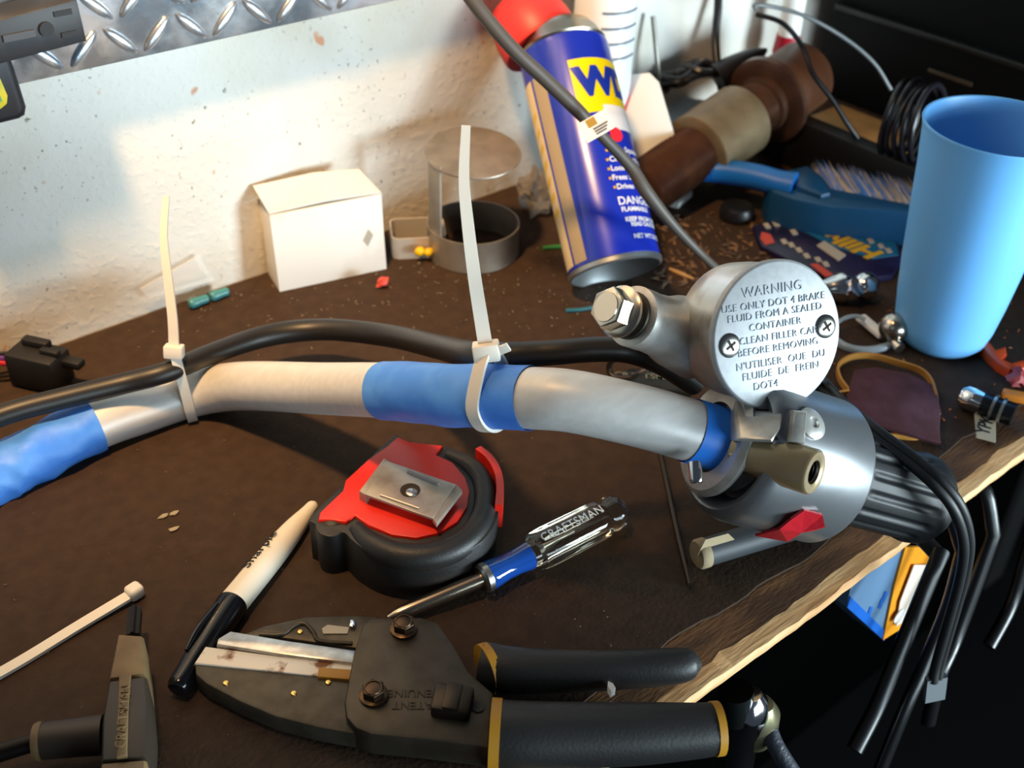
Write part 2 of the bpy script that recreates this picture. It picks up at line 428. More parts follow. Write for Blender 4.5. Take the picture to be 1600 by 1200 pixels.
for s, a, b, sz in (('WARNING', 1207, 452, .0049), ('USE ONLY DOT 4 BRAKE', 1210, 473, .0036), ('FLUID FROM A SEALED', 1212, 489, .0036), ('CONTAINER', 1212, 507, .0036), ('CLEAN FILLER CAP', 1217, 525, .0036), ('BEFORE REMOVING', 1217, 543, .0036), ("N'UTILISER  QUE  DU", 1221, 563, .0037), ('FLUIDE  DE  FREIN', 1221, 580, .0037), ('DOT4', 1197, 602, .0037)):
    tb = textbm(s, sz, 0.0002, -0.00004, space=1.06)
    merge(tm, xf(tb, FR(HIT(a, b, lo_ + ln * .0013, ln), ln, ltx)))
obj('lettering', tm, M('letter_shade', '5c6066', 0.4, .5), ld, smooth=False)  # darker than the lid, in place of the edge shadows of the embossing
for a, b in ((1140, 540), (1290, 510)):
    o = HIT(a, b, lo_ + ln * .0013, ln); sm = FR(o, ln, ltx)
    s_ = obj('screw', lathe(B(), [(0, -.001), (.0042, -.001), (.0042, .0002), (.0036, .0007), (.002, .0009), (0, .0009)], sm, 28), M('screw_steel', 'b0aea8', 0.25, 1.0), ld)
    cr = B(); r4 = Matrix.Rotation(0.5, 4, 'Z')
    for k in (0, PI / 2): box(cr, sm @ r4 @ Matrix.Rotation(k, 4, 'Z') @ T(0, 0, .0009), .0042, .0009, .0003)
    obj('cross_slot', cr, M('recess_dark', '2b2118', 0.8), ld, smooth=False)  # dark colour stands in for the shaded depth of the cross recess
# port arm with banjo bolt
a0 = PD(1072, 524, .418); a1 = PD(988, 494, .396); ax = (a1 - a0).normalized(); AM = FR(a0, ax, Z)
L = (a1 - a0).length
obj('port', lathe(B(), [(0, -.006), (.0150, -.006), (.0132, L * .25), (.0112, L * .45), (.0106, L * .7), (.0108, L * .8), (.0108, L), (.009, L + .0006), (0, L + .0006)], AM, 36), castal, mc)
obj('washer', lathe(B(), [(.004, L + .0007), (.0085, L + .0007), (.0085, L + .0022), (.006, L + .003), (.004, L + .003)], AM, 30), M('washer_dark', '3d3831', 0.5, .8), mc)
bo = lathe(B(), [(.0, L + .003), (.0052, L + .003), (.0052, L + .0055), (.0088, L + .0056), (.0092, L + .0072), (.0072, L + .0085), (0, L + .0085)], AM, 36)
hexm(bo, AM @ T(0, 0, L + .008) @ Matrix.Rotation(.3, 4, 'Z'), .0074, .0062, .0007)
merge(bo, lathe(B(), [(0, L + .0138), (.0054, L + .0138), (.0051, L + .0146), (0, L + .0146)], AM, 26))
obj('banjo_bolt', bo, M('bolt_nickel', 'c4b9a8', 0.25, 1.0), mc)
# neck down to the clamp
barA = PD(1075, 671, .4055); barB = PD(1290, 738, .428); bax = (barB - barA).normalized()
def BP(a, b): # point on the bar axis nearest the pixel ray
    r = ray(a, b).normalized(); w0 = barA - EYE; bb = bax.dot(r); d_ = bax.dot(w0); e_ = r.dot(w0)
    return barA + bax * ((bb * e_ - d_) / (1 - bb * bb))
upc = (lo_ - ln * .016 - BP(1185, 700)); upc = (upc - bax * upc.dot(bax)).normalized(); sdc = bax.cross(upc)
def CM(along, up=0, side=0): # frame on bar axis: x along, z up to the reservoir
    return FR(BP(1150, 695) + bax * along + upc * up + sdc * side, upc, bax)
nq = lambda pts: [PD(a, b, d) for a, b, d in pts]
nk = prism(B(), nq([(1152, 626, .398), (1180, 641, .394), (1226, 644, .389), (1222, 668, .384), (1208, 692, .382), (1150, 688, .387), (1146, 655, .394)]), FWD * .022, .0022, 3)
obj('neck', nk, castal, mc)
obj('neck_rib', prism(B(), nq([(1240, 641, .386), (1262, 643, .386), (1258, 694, .382), (1234, 690, .382)]), FWD * .020, .0012, 2), castal, mc)
obj('neck_slot', prism(B(), nq([(1214, 644, .3915), (1246, 643, .3905), (1240, 690, .3865), (1206, 688, .3865)]), FWD * .014, .0005), M('recess_dark', '2b2118'), mc)  # dark block coloured in for the shaded slot beside the neck
rg = ringlathe(B(), [(RB + .0020, -.012), (RB + .0045, -.012), (RB + .0062, -.0105), (RB + .0064, -.002), (RB + .0052, .0005), (RB + .0012, .0005)], FR(BP(1160, 698), bax, upc), 48)
obj('clamp', rg, castal, mc)
tA = HIT(1172, 706, BP(1172, 706) - FWD * (RB + .006), FWD); tB = tA + LOC(1220, 720, (.86, .285, -.42)) * (.0245); tx = (tB - tA).normalized()
bt = ringlathe(B(), [(.0042, .006), (.0042, .0245), (.0048, .0249), (.0072, .0249), (.0079, .0240), (.0079, -.004), (.0042, -.004)], FR(tA, tx, upc), 40)
pv = obj('pivot_tube', bt, M('brassy_steel', 'a08a68', 0.3, .55, 'ab9878', 80), mc)
bt = B()
for k in range(8): ringlathe(bt, [(.0036, .0235 - k * .0012), (.0042, .0241 - k * .0012), (.0042, .0229 - k * .0012)], FR(tA, tx, upc), 24)
obj('thread', bt, M('thread_dark', '3c362e', 0.4, .9), pv)
merge_b = lathe(B(), [(0, .0), (.0043, .0), (.0043, .0145), (0, .0145)], FR(tA, tx, upc), 24); obj('bore', merge_b, blackm, pv)
sp_ = ringlathe(B(), [(RB + .0020, -.003), (RB + .0085, -.003), (RB + .0105, -.001), (RB + .0098, .001), (RB + .0065, .004), (RB + .0020, .004)], FR(BP(1122, 687), bax, upc), 48)
obj('perch_flange', sp_, castal, mc)
pn = PD(1085, 722, .392); obj('stop_pin', lathe(B(), [(0, 0), (.0022, 0), (.0024, .006), (.0019, .0072), (0, .0074)], FR(pn, LOC(1085, 722, (.1, .95, -.2)), bax), 18), chrome, mc)

# ================================================================== THROTTLE HOUSING AND GRIP
th = thing('throttle_grip', 'polished throttle drum with black ribbed rubber grip over bench edge', 'handlebar grip', P(1300, 800, 0))
gA = BP(1160, 700); gE = PD(1432, 778, .452); gax = (gE - BP(1240, 722)).normalized()
G0 = BP(1240, 722) - gax * ((BP(1240, 722) - gA).length)
GM = FR(G0, gax, Z)
drum_m = M('polished_drum', '8d8f92', 0.3, .75, '7c7f82', 40, .4, .7, rough2=.42)
dr = lathe(B(), [(RB + .0015, -.0005), (.0184, -.001), (.0190, -.0038), (.0215, -.0078), (.0240, -.0088), (.0262, -.0070), (.0274, -.0030), (.0276, .002), (.0276, .035), (.0268, .0365), (.0165, .0368), (.0165, .041), (RB + .0015, .041), (RB + .0015, -.0005)], GM, 72)
obj('drum', dr, drum_m, th)
sl = B(); box(sl, FR(HIT(1303, 747, G0 + gax * .034 - FWD * .0262, FWD), gax, DOWN), .0006, .0008, .022)
def GS(a, b, r): # drum surface point under a pixel
    d = ray(a, b).normalized(); o = EYE - G0; dp = d - gax * d.dot(gax); op = o - gax * o.dot(gax)
    A = dp.dot(dp); Bq = 2 * dp.dot(op); Cq = op.dot(op) - r * r; ds = max(Bq * Bq - 4 * A * Cq, 0)
    return EYE + d * ((-Bq - math.sqrt(ds)) / (2 * A))
s0 = GS(1283, 738, .0277); s1 = s0 + gax * .012
sl.free(); sl = B(); sweep(sl, [s0, s1], rect(.0005, .0004), up=(s0 - G0) - gax * (s0 - G0).dot(gax)); obj('seam', sl, M('seam_highlight', 'dfe3e8', .3, .6), th)  # pale strip paints the highlight running along the drum seam
so = GS(1268, 662, .0276); nn = ((so - G0) - gax * (so - G0).dot(gax)).normalized()
obj('screw', lathe(B(), [(0, -.002), (.0058, -.002), (.0058, .0005), (.0045, .0014), (.0022, .0016), (.0018, .0006), (0, .0004)], FR(so, nn, gax), 28), castal, th)
fl = lambda a, z: 1 - 0.065 * max(0, math.cos(a * 15)) ** 0.8 * (1 if .047 < z < .0815 else 0)
gp = [(RB + .0015, .041), (.0168, .041), (.0176, .042), (.0176, .046)] + [(.0176 - .00002 * k, .0475 + k * .0026) for k in range(14)] + [(.0178, .0835), (.0182, .086), (.0178, .090), (.0155, .0935), (.011, .0958), (0, .0965)]
obj('grip', lathe(B(), gp, GM, 180, fl), M('grip_rubber', '101215', 0.55, bump=0.06, bs=700, spec=0.5), th, ang=60)
rt = B(); rp = [(1180, 836), (1215, 822), (1232, 803), (1256, 796), (1282, 800), (1284, 815), (1270, 828), (1250, 827), (1226, 843), (1196, 845)]
q = [GS(a, min(b, 838), .0279) for a, b in rp]
nb = (q[3] - G0); nb = (nb - gax * nb.dot(gax)).normalized()
for i, v in enumerate(q): q[i] = v + nb * (.0006 + .0011 * (i % 3))
prism(rt, q, -nb * .0012); bmesh.ops.triangulate(rt, faces=rt.faces)
obj('red_tape', rt, M('red_tape', 'b81c28', 0.4, bump=.2, bs=300), th, smooth=False, label='scrap of red tape')

# ================================================================== TAPE MEASURE
tmz = .0225
tmt = thing('tape_measure', 'red and black tape measure lying on its side, belt clip up', 'tape measure', P(640, 800))
out = [(492, 818), (486, 806), (548, 744), (610, 685), (621, 680), (640, 689), (692, 696), (722, 706), (752, 728), (773, 758), (780, 788), (774, 818), (753, 846), (716, 867), (672, 878), (625, 877), (585, 866), (555, 848), (538, 832), (527, 836), (513, 838), (498, 832)]
obj('case', pprism(out, tmz - .002, 0.0, .0036, smooth=3), rubber, tmt)
redo = [(497, 812), (500, 800), (536, 766), (540, 750), (575, 718), (607, 695), (621, 682), (640, 690), (692, 696), (681, 710), (707, 722), (727, 745), (734, 767), (730, 792), (715, 815), (687, 832), (650, 840), (612, 835), (575, 820), (555, 805), (540, 816), (520, 812)]
obj('face_plate', pprism(redo, tmz - .0006, tmz - .004, .0006), M('red_case', 'e02616', 0.38), tmt)
bm = tube(B(), [P(a, b, tmz - .0035) for a, b in ((556, 826), (580, 850), (625, 869), (680, 868), (728, 846), (755, 806), (756, 762), (736, 731), (700, 712))], [.0035, .0048, .0053, .0054, .0053, .005, .0047, .0044, .003], 16, 6)
obj('bumper', bm, rubber, tmt)
bm = tube(B(), [P(a, b, tmz - .006) for a, b in ((498, 815), (508, 824), (522, 826), (536, 820), (552, 812))], [.003, .0045, .005, .0045, .003], 14, 5); obj('corner_bumper', bm, rubber, tmt)
bm = sweep(B(), crv([P(a, b, .018) for a, b in ((747, 716), (764, 730), (776, 750), (781, 775), (779, 806))], 5), rect(.006, .0015), up=Z)
obj('side_strip', bm, M('red_case', 'd01c12'), tmt)
clipm = M('clip_steel', 'a9a297', 0.42, 0.7, '6d5f4c', 60, .5, .8)
cz = tmz + .0052
cl = pprism([(603, 719), (714, 757), (676, 810), (570, 772)], cz, cz - .0011, .0003)
pprism([(714, 757), (722, 766), (682, 818), (676, 810)], cz - .0002, cz - .0022, .0002, bm=cl)
pprism([(600, 715), (606, 719), (572, 774), (561, 767)], cz - .0012, tmz - .001, .0004, bm=cl)
cp = obj('belt_clip', cl, clipm, tmt)
for a, b, c, d in ((637, 737, 686, 757), (595, 774, 655, 795)):
    p0 = P(a, b, cz); p1 = P(c, d, cz); obj('rib', sweep(B(), [p0, p1], circ(8), .0008), clipm, cp)
o = P(641, 766, cz + .0001); obj('clip_hole', lathe(B(), [(0, 0), (.0040, 0), (.0040, .0002), (0, .0002)], T(*o), 24), M('recess_dark', '2b2118'), cp)  # flat dark disc stands in for the shaded hole in the clip
o = P(643, 770, cz + .0003); obj('screw', lathe(B(), [(0, 0), (.0023, 0), (.0023, .0005), (.0017, .0009), (0, .0009)], T(*o), 20), steel, cp)

# ================================================================== SCREWDRIVER
sd = thing('screwdriver', 'screwdriver with clear fluted handle and blue collar', 'screwdriver', P(850, 850))
e0 = P(968, 797, .0085); e1 = P(762, 900, .0075); sx = (e0 - e1).normalized(); SL = (e0 - e1).length
SMx = FR(e1, sx, Z)
acet = M('clear_acetate', 'f6ecd2', 0.06, trans=1.0, ior=1.46, spec=.5)
fl6 = lambda a, z: 1 - (0.16 * abs(math.sin(a * 3)) ** 4 if SL * .36 < z < SL * .86 else 0)
hp = [(0, SL * .30), (.0055, SL * .30), (.0056, SL * .34), (.0078, SL * .355), (.0082, SL * .40), (.0082, SL * .5), (.0082, SL * .6), (.0082, SL * .7), (.0082, SL * .8), (.0080, SL * .85), (.0066, SL * .875), (.0068, SL * .9), (.0076, SL * .93), (.0074, SL * .97), (.0055, SL * 1.01), (.0025, SL * 1.028), (0, SL * 1.03)]
obj('handle', lathe(B(), hp, SMx, 72, fl6), acet, sd, ang=55)
obj('handle_core', lathe(B(), [(0, SL * .36), (.0016, SL * .36), (.0016, SL * .62), (0, SL * .63)], SMx, 16), steel, sd)
bluec = M('blue_collar', '123f8c', 0.12, coat=.6)
obj('collar', lathe(B(), [(0, 0), (.0058, 0), (.0056, .003), (.005, SL * .12), (.005, SL * .2), (.0057, SL * .295), (0, SL * .295)], SMx, 32, lambda a, z: 1 + .03 * math.sin(a * 12)), bluec, sd)
obj('ferrule', lathe(B(), [(0, -.0035), (.005, -.0035), (.006, -.0025), (.006, -.0002), (0, -.0002)], SMx, 28), steel, sd)
tip = P(606, 966, .0035); s0 = e1 - sx * .003
obj('shaft', tube(B(), [s0, s0.lerp(tip, .5), s0.lerp(tip, .85), tip], [.0031, .0030, .0026, .0012], 18, 4), M('shaft_steel', 'b3a592', 0.25, 1.0), sd)
tb = textbm('CRAFTSMAN', .0052, .0001, -.00005, space=1.05)
up_ = (Z * .83 - DOWN * .0 + (-FWD) * .35); up_ = (up_ - sx * up_.dot(sx)).normalized()
tz = e1 + sx * SL * .60 + up_ * .0084
obj('lettering', xf(tb, FR(tz, up_, sx)), M('white_print', 'c4c4c0', .5), sd, smooth=False)

# ================================================================== MARKER
mk = thing('marker_pen', 'white marker pen with black cap lying beside the tape measure', 'marker', P(380, 930))
mA = P(492, 786, .0035); mB = P(362, 945, .0055); mC = P(275, 1078, .0052); mxx = (mB - mA).normalized()
obj('barrel', tube(B(), [mA, mA.lerp(mB, .03), mA.lerp(mB, .1), mA.lerp(mB, .3), mA.lerp(mB, .55), mB], [.001, .0024, .0029, .0046, .0054, .0056], 24, 5), M('marker_white', 'e2d9c6', .38), mk)
md = (mC - mB).normalized()
obj('cap', tube(B(), [mB - md * .001, mB + md * .001, mB.lerp(mC, .3), mB.lerp(mC, .75), mB.lerp(mC, .97), mC], [.0058, .006, .0056, .0045, .0038, .0018], 24, 5), M('marker_cap', '0d0d10', .16), mk)
obj('cap_clip', tube(B(), [mB.lerp(mC, .08) + V((-.003, .001, .005)), mB.lerp(mC, .35) + V((-.0045, .001, .0052)), mB.lerp(mC, .6) + V((-.004, .001, .004))], [.001, .0013, .0008], 10, 4), M('marker_cap', '0d0d10'), mk)
tb = textbm('Sharpie', .0075, .0001, 0, shear=.2)
un = (Z * .8 + V((-.62, .27, 0))); un = (un - mxx * un.dot(mxx)).normalized()
obj('lettering', xf(tb, FR(mA.lerp(mB, .60) + un * .0056, un, -mxx)), M('black_print', '151515', .5), mk, smooth=False)

# ================================================================== CUTTER
ct = thing('cutting_pliers', 'grey steel cutting pliers with black handles and yellow bands', 'pliers', P(560, 1100))
jz = .0095
obj('lower_jaw', pprism([(304, 1036), (305, 1053), (322, 1068), (375, 1096), (429, 1119), (500, 1137), (575, 1150), (600, 1060), (545, 1054)], jz, .002, .0012), darksteel, ct)
obj('blade', pprism([(321, 1010), (304, 1036), (430, 1049), (552, 1062), (556, 1036), (440, 1026)], jz + .0006, .004, .0003), M('blade_steel', 'ded6c8', .5, .2, '7a4c28', 110, .56, .66), ct)
obj('blade_spacer', pprism([(498, 1042), (552, 1046), (552, 1062), (496, 1057)], jz + .0012, .004, .0003), gold, ct)
obj('upper_jaw', pprism([(372, 993), (412, 977), (476, 963), (540, 960), (590, 962), (590, 1018), (556, 1012), (440, 996)], jz, .002, .0012), darksteel, ct)
obj('anvil', pprism([(338, 1006), (340, 997), (360, 985), (450, 1000), (556, 1015), (552, 1036), (440, 1022)], jz + .002, .003, .001), steel, ct)
bm = tube(B(), [P(a, b, jz + .0004) for a, b in ((405, 991), (440, 991), (458, 978), (476, 974), (490, 988), (500, 1001), (550, 1005))], .0008, 8, 5); obj('pressed_rib', bm, darksteel, ct)
pz = .0130
plate_s = M('plate_steel', '4c453b', .48, .7, '3f382f', 90, bump=.05, bs=900)
pp = [(580, 964), (658, 963), (684, 972), (709, 1006), (732, 1047), (771, 1082), (763, 1168), (665, 1155), (580, 1147), (555, 1137), (541, 1120), (538, 1096), (552, 1020), (566, 977)]
pl = obj('side_plate', pprism(pp, pz, .0025, .0014), plate_s, ct)
for a, b in ((631, 984), (584, 1088)):
    o = P(a, b, pz); bm = lathe(B(), [(0, 0), (.0050, 0), (.0050, .0012), (.004, .0016), (0, .0016)], T(*o), 26)
    hexm(bm, T(o.x, o.y, o.z + .001), .0041, .0036, .0005); merge(bm, lathe(B(), [(.0026, .0045), (.0032, .0045), (.003, .0049), (.0027, .0049), (.0026, .0045)], T(*o), 20))
    obj('bolt', bm, M('bolt_dark', '4a3a2c', .3, .9), ct)
o = P(707, 1097, pz + .002); du = (P(760, 1105) - P(700, 1097)).normalized()
bm = box(B(), FR(o, Z, du), .0135, .0118, .0062, .0016); box(bm, FR(o + V((0, 0, .003)), Z, du), .0055, .011, .0016, .0006)
obj('latch', bm, M('latch_dark', '3b332b', .4, .8), ct)
o = P(747, 1105, pz + .0002); obj('latch_hole', lathe(B(), [(0, 0), (.0022, 0), (.0022, .0003), (0, .0003)], T(*o), 18), blackm, ct)
for a, b, z in ((353, 1068, jz), (459, 1084, jz), (513, 1067, jz), (469, 988, jz)):
    o = P(a, b, z); obj('rivet', lathe(B(), [(0, 0), (.0011, 0), (.0009, .0006), (0, .0009)], T(*o), 14), M('brass_rivet', 'e0b468', .25, 1.0), ct)
o = P(551, 976, jz + .0006); obj('spring_tab', box(B(), FR(o, Z, P(551, 960) - P(548, 985)), .0036, .0022, .0022, .0006), chrome, ct)
obj('slot', pprism([(503, 982), (512, 976), (545, 980), (543, 990), (505, 990)], jz + .0004, jz - .001), M('slot_grey', '8d8577', .4, .8), ct)
tm = B()
udir = (P(600, 1090) - P(700, 1090)).normalized()
for s, a, b in (('GENUINE', 648, 1083), ('PATENT', 650, 1102)):
    merge(tm, xf(textbm(s, .0044, .0002, 0), FR(P(a, b, pz + .0001), Z, udir)))
obj('lettering', tm, M('stamp_dark', '41392f', .6, .6), pl, smooth=False)
hl1 = [(752, 1040), (800, 1048), (880, 1049), (960, 1047), (1040, 1042), (1078, 1038), (1094, 1037)]
bm = tube(B(), [P(a, b, .0095) for a, b in hl1], [.0085, .0084, .0076, .007, .0066, .0055, .002], 20, 6); obj('handle', bm, rubber, ct)
hl2 = [(772, 1147), (820, 1150), (900, 1149), (1000, 1146), (1080, 1142), (1118, 1139)]
bm = tube(B(), [P(a, b, .0115) for a, b in hl2], [.0113, .0113, .0108, .0102, .0092, .0086], 22, 6); obj('handle', bm, rubber, ct)
def band(a, b, z, r, lenpx, nm='grip_band'):
    p0 = P(a[0], a[1], z); p1 = P(b[0], b[1], z); c = (p0 + p1) / 2
    return p0, p1
gb1 = sweep(B(), [P(757, 1046, .0095), P(770, 1041, .0095)], circ(24), [(.0090, .0092), (.0089, .0091)], up=Z); obj('grip_band', gb1, gold, ct)
gb2 = sweep(B(), [P(766, 1147, .0115), P(782, 1148, .0115)], circ(24), [.0118, .0118]); obj('grip_band', gb2, gold, ct)
gb3 = sweep(B(), [P(1114, 1139, .0115), P(1126, 1138, .0115)], circ(24), [.0091, .0090]); obj('grip_band', gb3, gold, ct)
obj('paint_fleck', pprism([(950, 1064), (958, 1068), (962, 1075), (955, 1080), (950, 1072)], .0125, .009), white, ct)

# ================================================================== T HANDLE DRIVER
td = thing('t_handle_driver', 'dark T handle driver with short bit, bottom left corner', 'driver', P(200, 1150))
tanp = M('tan_plastic', '715c3c', .55, col2='655033', ns=150); brnp = M('brown_plastic', '30271f', .5, bump=.05, bs=600)
zt = .021
obj('nose', pprism([(183, 987), (223, 990), (228, 1052), (168, 1060)], zt, .002, .0025), tanp, td)
obj('grip_body', pprism([(168, 1060), (228, 1052), (232, 1110), (228, 1182), (156, 1188), (158, 1120)], zt + .0005, .0015, .003), brnp, td)
obj('end_block', pprism([(156, 1189), (228, 1183), (226, 1260), (150, 1260)], zt, .002, .0025), tanp, td)
obj('raised_strip', pprism([(186, 1054), (204, 1052), (200, 1110), (198, 1180), (182, 1182), (184, 1110)], zt + .0014, zt, .0004), tanp, td)
tsd = (P(202, 1060) - P(190, 1180)).normalized()
obj('embossed_lettering', xf(textbm('CRAFTSMAN', .0044, .0002), FR(P(193, 1118, zt + .0016), Z, tsd)), tanp, td, smooth=False)
obj('bit', lathe(B(), [(0, 0), (.0024, 0), (.0024, .012), (.0020, .0135), (0, .0135)], FR(P(208, 995, .013), P(212, 945, .013) - P(208, 995, .013), Z), 36, lambda a, z: 1 + .14 * math.cos(a * 6)), M('bit_black', '1b1713', .4, .7), td)
bA = P(162, 1148, .012); bB = P(66, 1158, .012); bx = (bB - bA)
obj('cross_arm', tube(B(), [bA, bA + bx * .5, bB], [.0066, .0062, .0060], 20, 4), brnp, td)
obj('arm_collar', tube(B(), [bB - bx * .01, bB + bx * .06, bB + bx * .12], [.0062, .0063, .0058], 20, 3), tanp, td)
obj('arm_rod', tube(B(), [bB + bx * .1, P(-60, 1195, .010)], [.003, .003], 14, smooth=False), M('bit_black', '1b1713'), td)

# ================================================================== GREY TUBE WITH TAPE, ROD
gt = thing('grey_tube', 'grey cylinder with beige taped end under the throttle drum', 'tube', P(1150, 845))
gA_ = P(1092, 866, .0062); gB_ = P(1262, 815, .0062); gx = gB_ - gA_
obj('body', tube(B(), [gA_ + gx * .02, gB_], [.0058, .0058], 24, smooth=False), M('grey_tube', '33363a', .55), gt)
obj('taped_end', tube(B(), [gA_ - gx * .02, gA_, gA_ + gx * .06], [.0056, .0062, .0062], 24, smooth=False), M('beige_tape', '958467', .7, bump=.2, bs=300), gt)
q = [gA_ + gx * t + LOC(1120, 840, (dx * .1, -.3, -1)) * .0066 + V((0, 0, oz)) for t, dx, oz in ((.0, 0, -.003), (.12, 0, -.004), (.33, 0, -.001), (.25, 0, .0042), (.05, 0, .0045))]
obj('tape_flap', prism(B(), q, -LOC(1120, 840, (0, -.3, -1)) * .0008), M('beige_tape', 'b3a488'), gt, smooth=False)
solo('hex_key', tube(B(), [P(1030, 700, .0018), P(1040, 745, .0016), P(1058, 830, .0014), P(1078, 914, .0014)], .00125, 10, 5), M('key_dark', '3a2f28', .35, .8), 'thin dark hex key rod lying below the handlebar', 'hex key')

# ================================================================== SPRAY CAN (blue)
sc_ = thing('spray_can', 'blue and yellow lubricant spray can leaning back towards the wall', 'spray can', P(950, 430))
CB = PD(961, 421, .618); cu = LOC(961, 419, (-.24 * .975, -.97 * .975, .225)); ce = LOC(961, 419, (.97, -.24, 0)); ce = (ce - cu * ce.dot(cu)).normalized(); cn = ce.cross(cu)
RC = .0253; LC = .128; ZS = .935
CMx = FR(CB, cu, ce)
canblue = M('can_blue', '1a2fae', .26, coat=.3)
canm = M('can_tin', 'a89f8e', .3, 1.0)
obj('body', lathe(B(), [(RC - .0015, .001), (RC, .002), (RC, LC - .004), (RC - .0006, LC - .001), (RC - .002, LC)], CMx, 64), canblue, sc_)
obj('bottom_rim', lathe(B(), [(0, .013), (.010, .012), (.018, .008), (RC - .0028, .0005), (RC - .001, -.0018), (RC + .0005, -.001), (RC + .0006, .0012), (RC - .001, .0025)], CMx, 64), M('can_base', 'b4babc', .34, .9), sc_)
obj('shoulder', lathe(B(), [(RC - .0022, LC - .001), (RC - .0008, LC + .001), (RC - .002, LC + .0025), (RC - .0035, LC + .007), (RC - .0065, LC + .0115), (RC - .011, LC + .0145), (.0, LC + .0155)], CMx, 48), canm, sc_)
cpM = FR(CB + cu * (LC + .0075) - ce * .0105 - cn * .004, (cu - ce * .30).normalized(), ce)
obj('cap', lathe(B(), [(0, .0), (.0225, .0), (.0232, .002), (.0228, .012), (.021, .021), (.0170, .0285), (.0095, .0325), (0, .0335)], cpM, 40), M('cap_red', 'cf3634', .45), sc_)
def patch(t0, t1, z0, z1, r, skew=0, n=10):
    bm = B(); rows = []
    for k in range(n + 1):
        t = math.radians(t0 + (t1 - t0) * k / n); rows.append([bm.verts.new(CB + cu * (zz * ZS + skew * k / n) + (ce * math.sin(t) + cn * math.cos(t)) * r) for zz in (z0, z1)])
    for a, b in zip(rows, rows[1:]): bm.faces.new((a[0], b[0], b[1], a[1]))
    return bm
def ctext(s, size, t0, z, bold=0, r=RC + .0003):
    bm = textbm(s, size, 0, bold, 'LEFT'); bmesh.ops.triangulate(bm, faces=bm.faces)
    xs_ = [v.co.x for v in bm.verts]
    for cut in [min(xs_) + i * .0012 for i in range(1, int((max(xs_) - min(xs_)) / .0012) + 1)]:
        bmesh.ops.bisect_plane(bm, geom=bm.verts[:] + bm.edges[:] + bm.faces[:], plane_co=(cut, 0, 0), plane_no=(1, 0, 0))
    for v in bm.verts:
        t = math.radians(t0) + v.co.x / RC; v.co = CB + cu * (z * ZS + v.co.y) + (ce * math.sin(t) + cn * math.cos(t)) * r
    return bm
cream = M('label_cream', 'dcc9a2', .4); yel = M('label_yellow_bright', 'e8d000', .4); wht = M('label_white', 'dcdfe6', .45); lblue = M('label_blue', '1430a0', .4)
pc = obj('label_panel', patch(-95, -55, .004, .117, RC + .00012), cream, sc_, label='cream side panel with yellow dashes')
obj('tan_stripe', patch(-51, -31, .004, .117, RC + .00012), M('stripe_tan', 'a4957c', .4), sc_)  # plain tan stripe running up the can beside the cream panel
db = B()
for k in range(7): merge(db, patch(-76, -60, .034 + k * .0098, .037 + k * .0098, RC + .00025, .003, 4))
obj('dash_marks', db, M('dash_yellow', 'd8b520', .4), pc)
yp = obj('label_panel', patch(2, 100, .0855, .1185, RC + .00012, n=20), yel, sc_, label='yellow panel with blue letters')
obj('lettering', ctext('WD-40', .0215, 7, .1035, .0014), lblue, yp, smooth=False)
obj('label_panel', patch(33, 95, .0745, .0895, RC + .0002, n=12), wht, sc_, label='white panel')
tb = ctext('SMART STRAW', .005, 36, .0855, .0001, RC + .00035)
for s, t0, z, sz in (('Stops Squeaks', 26, .062, .0042), ('Cleans and Protects', 24, .0565, .0042), ('Loosens Rusted Parts', 23, .051, .0042), ('Frees Sticky Mechanisms', 22, .0455, .0042), ('Drives Out Moisture', 25, .040, .0042), ('DANGER!', 22, .0315, .0062), ('FLAMMABLE', 24, .0265, .0036), ('KEEP FROM CHILDREN', 26, .0205, .0034), ('READ CAUTIONS', 32, .0175, .003), ('NET WT 5.5 OZ', 32, .0105, .0034)):
    merge(tb, ctext(s, sz, t0, z, .0001))
obj('lettering', tb, wht, sc_, smooth=False)
db = B()
for t0, z in ((20, .0565), (19, .051), (18, .0455), (21, .040), (22, .062)): merge(db, patch(t0, t0 + 3.5, z - .0007, z + .0007, RC + .0002, 0, 2))
obj('bullet_marks', db, M('bullet_gold', 'c79a3c', .4), sc_)
rr_ = B()
t_ = math.radians(42); cc = CB + cu * .0712 * ZS + (ce * math.sin(t_) + cn * math.cos(t_)) * (RC + .0001)
obj('red_dot', lathe(rr_, [(0, 0), (.0042, 0), (.0042, .0003), (0, .0004)], FR(cc, ce * math.sin(t_) + cn * math.cos(t_), cu), 20), M('dot_red', 'd42a3a', .4), sc_)

# second, white can
WCX = PY(940, 100, .478).x
c2 = thing('spray_can', 'white and red spray can standing behind the blue one', 'spray can', (WCX, .478, 0))
W2 = T(WCX, .478, 0); r2 = .0185
obj('body', lathe(B(), [(0, 0), (r2, 0), (r2, .148), (r2 - .004, .153), (r2 - .006, .156), (0, .156)], W2, 40), M('can_white', 'd9e2e6', .3), c2)
obj('cap', lathe(B(), [(0, .1562), (r2 - .007, .1562), (r2 - .007, .178), (0, .18)], W2, 30), white, c2)
def patch2(t0, t1, z0a, z0b, z1, r):
    bm = B(); rows = []
    for k in range(9):
        t = math.radians(t0 + (t1 - t0) * k / 8); zz = z0a + (z0b - z0a) * k / 8
        rows.append([bm.verts.new(V((WCX + math.cos(t) * r, .478 + math.sin(t) * r, q))) for q in (zz, z1 if not callable(z1) else z1(k / 8))])
    for a, b in zip(rows, rows[1:]): bm.faces.new((a[0], b[0], b[1], a[1]))
    return bm
obj('red_panel', patch2(-150, 0, .03, .03, lambda t: .0305 + .055 * t, r2 + .0003), M('can_red', 'd02424', .35), c2)
lb = B()
for k in range(6): merge(lb, patch2(-140, -60, .088 + k * .009, .088 + k * .009, .0894 + k * .009, r2 + .0003))
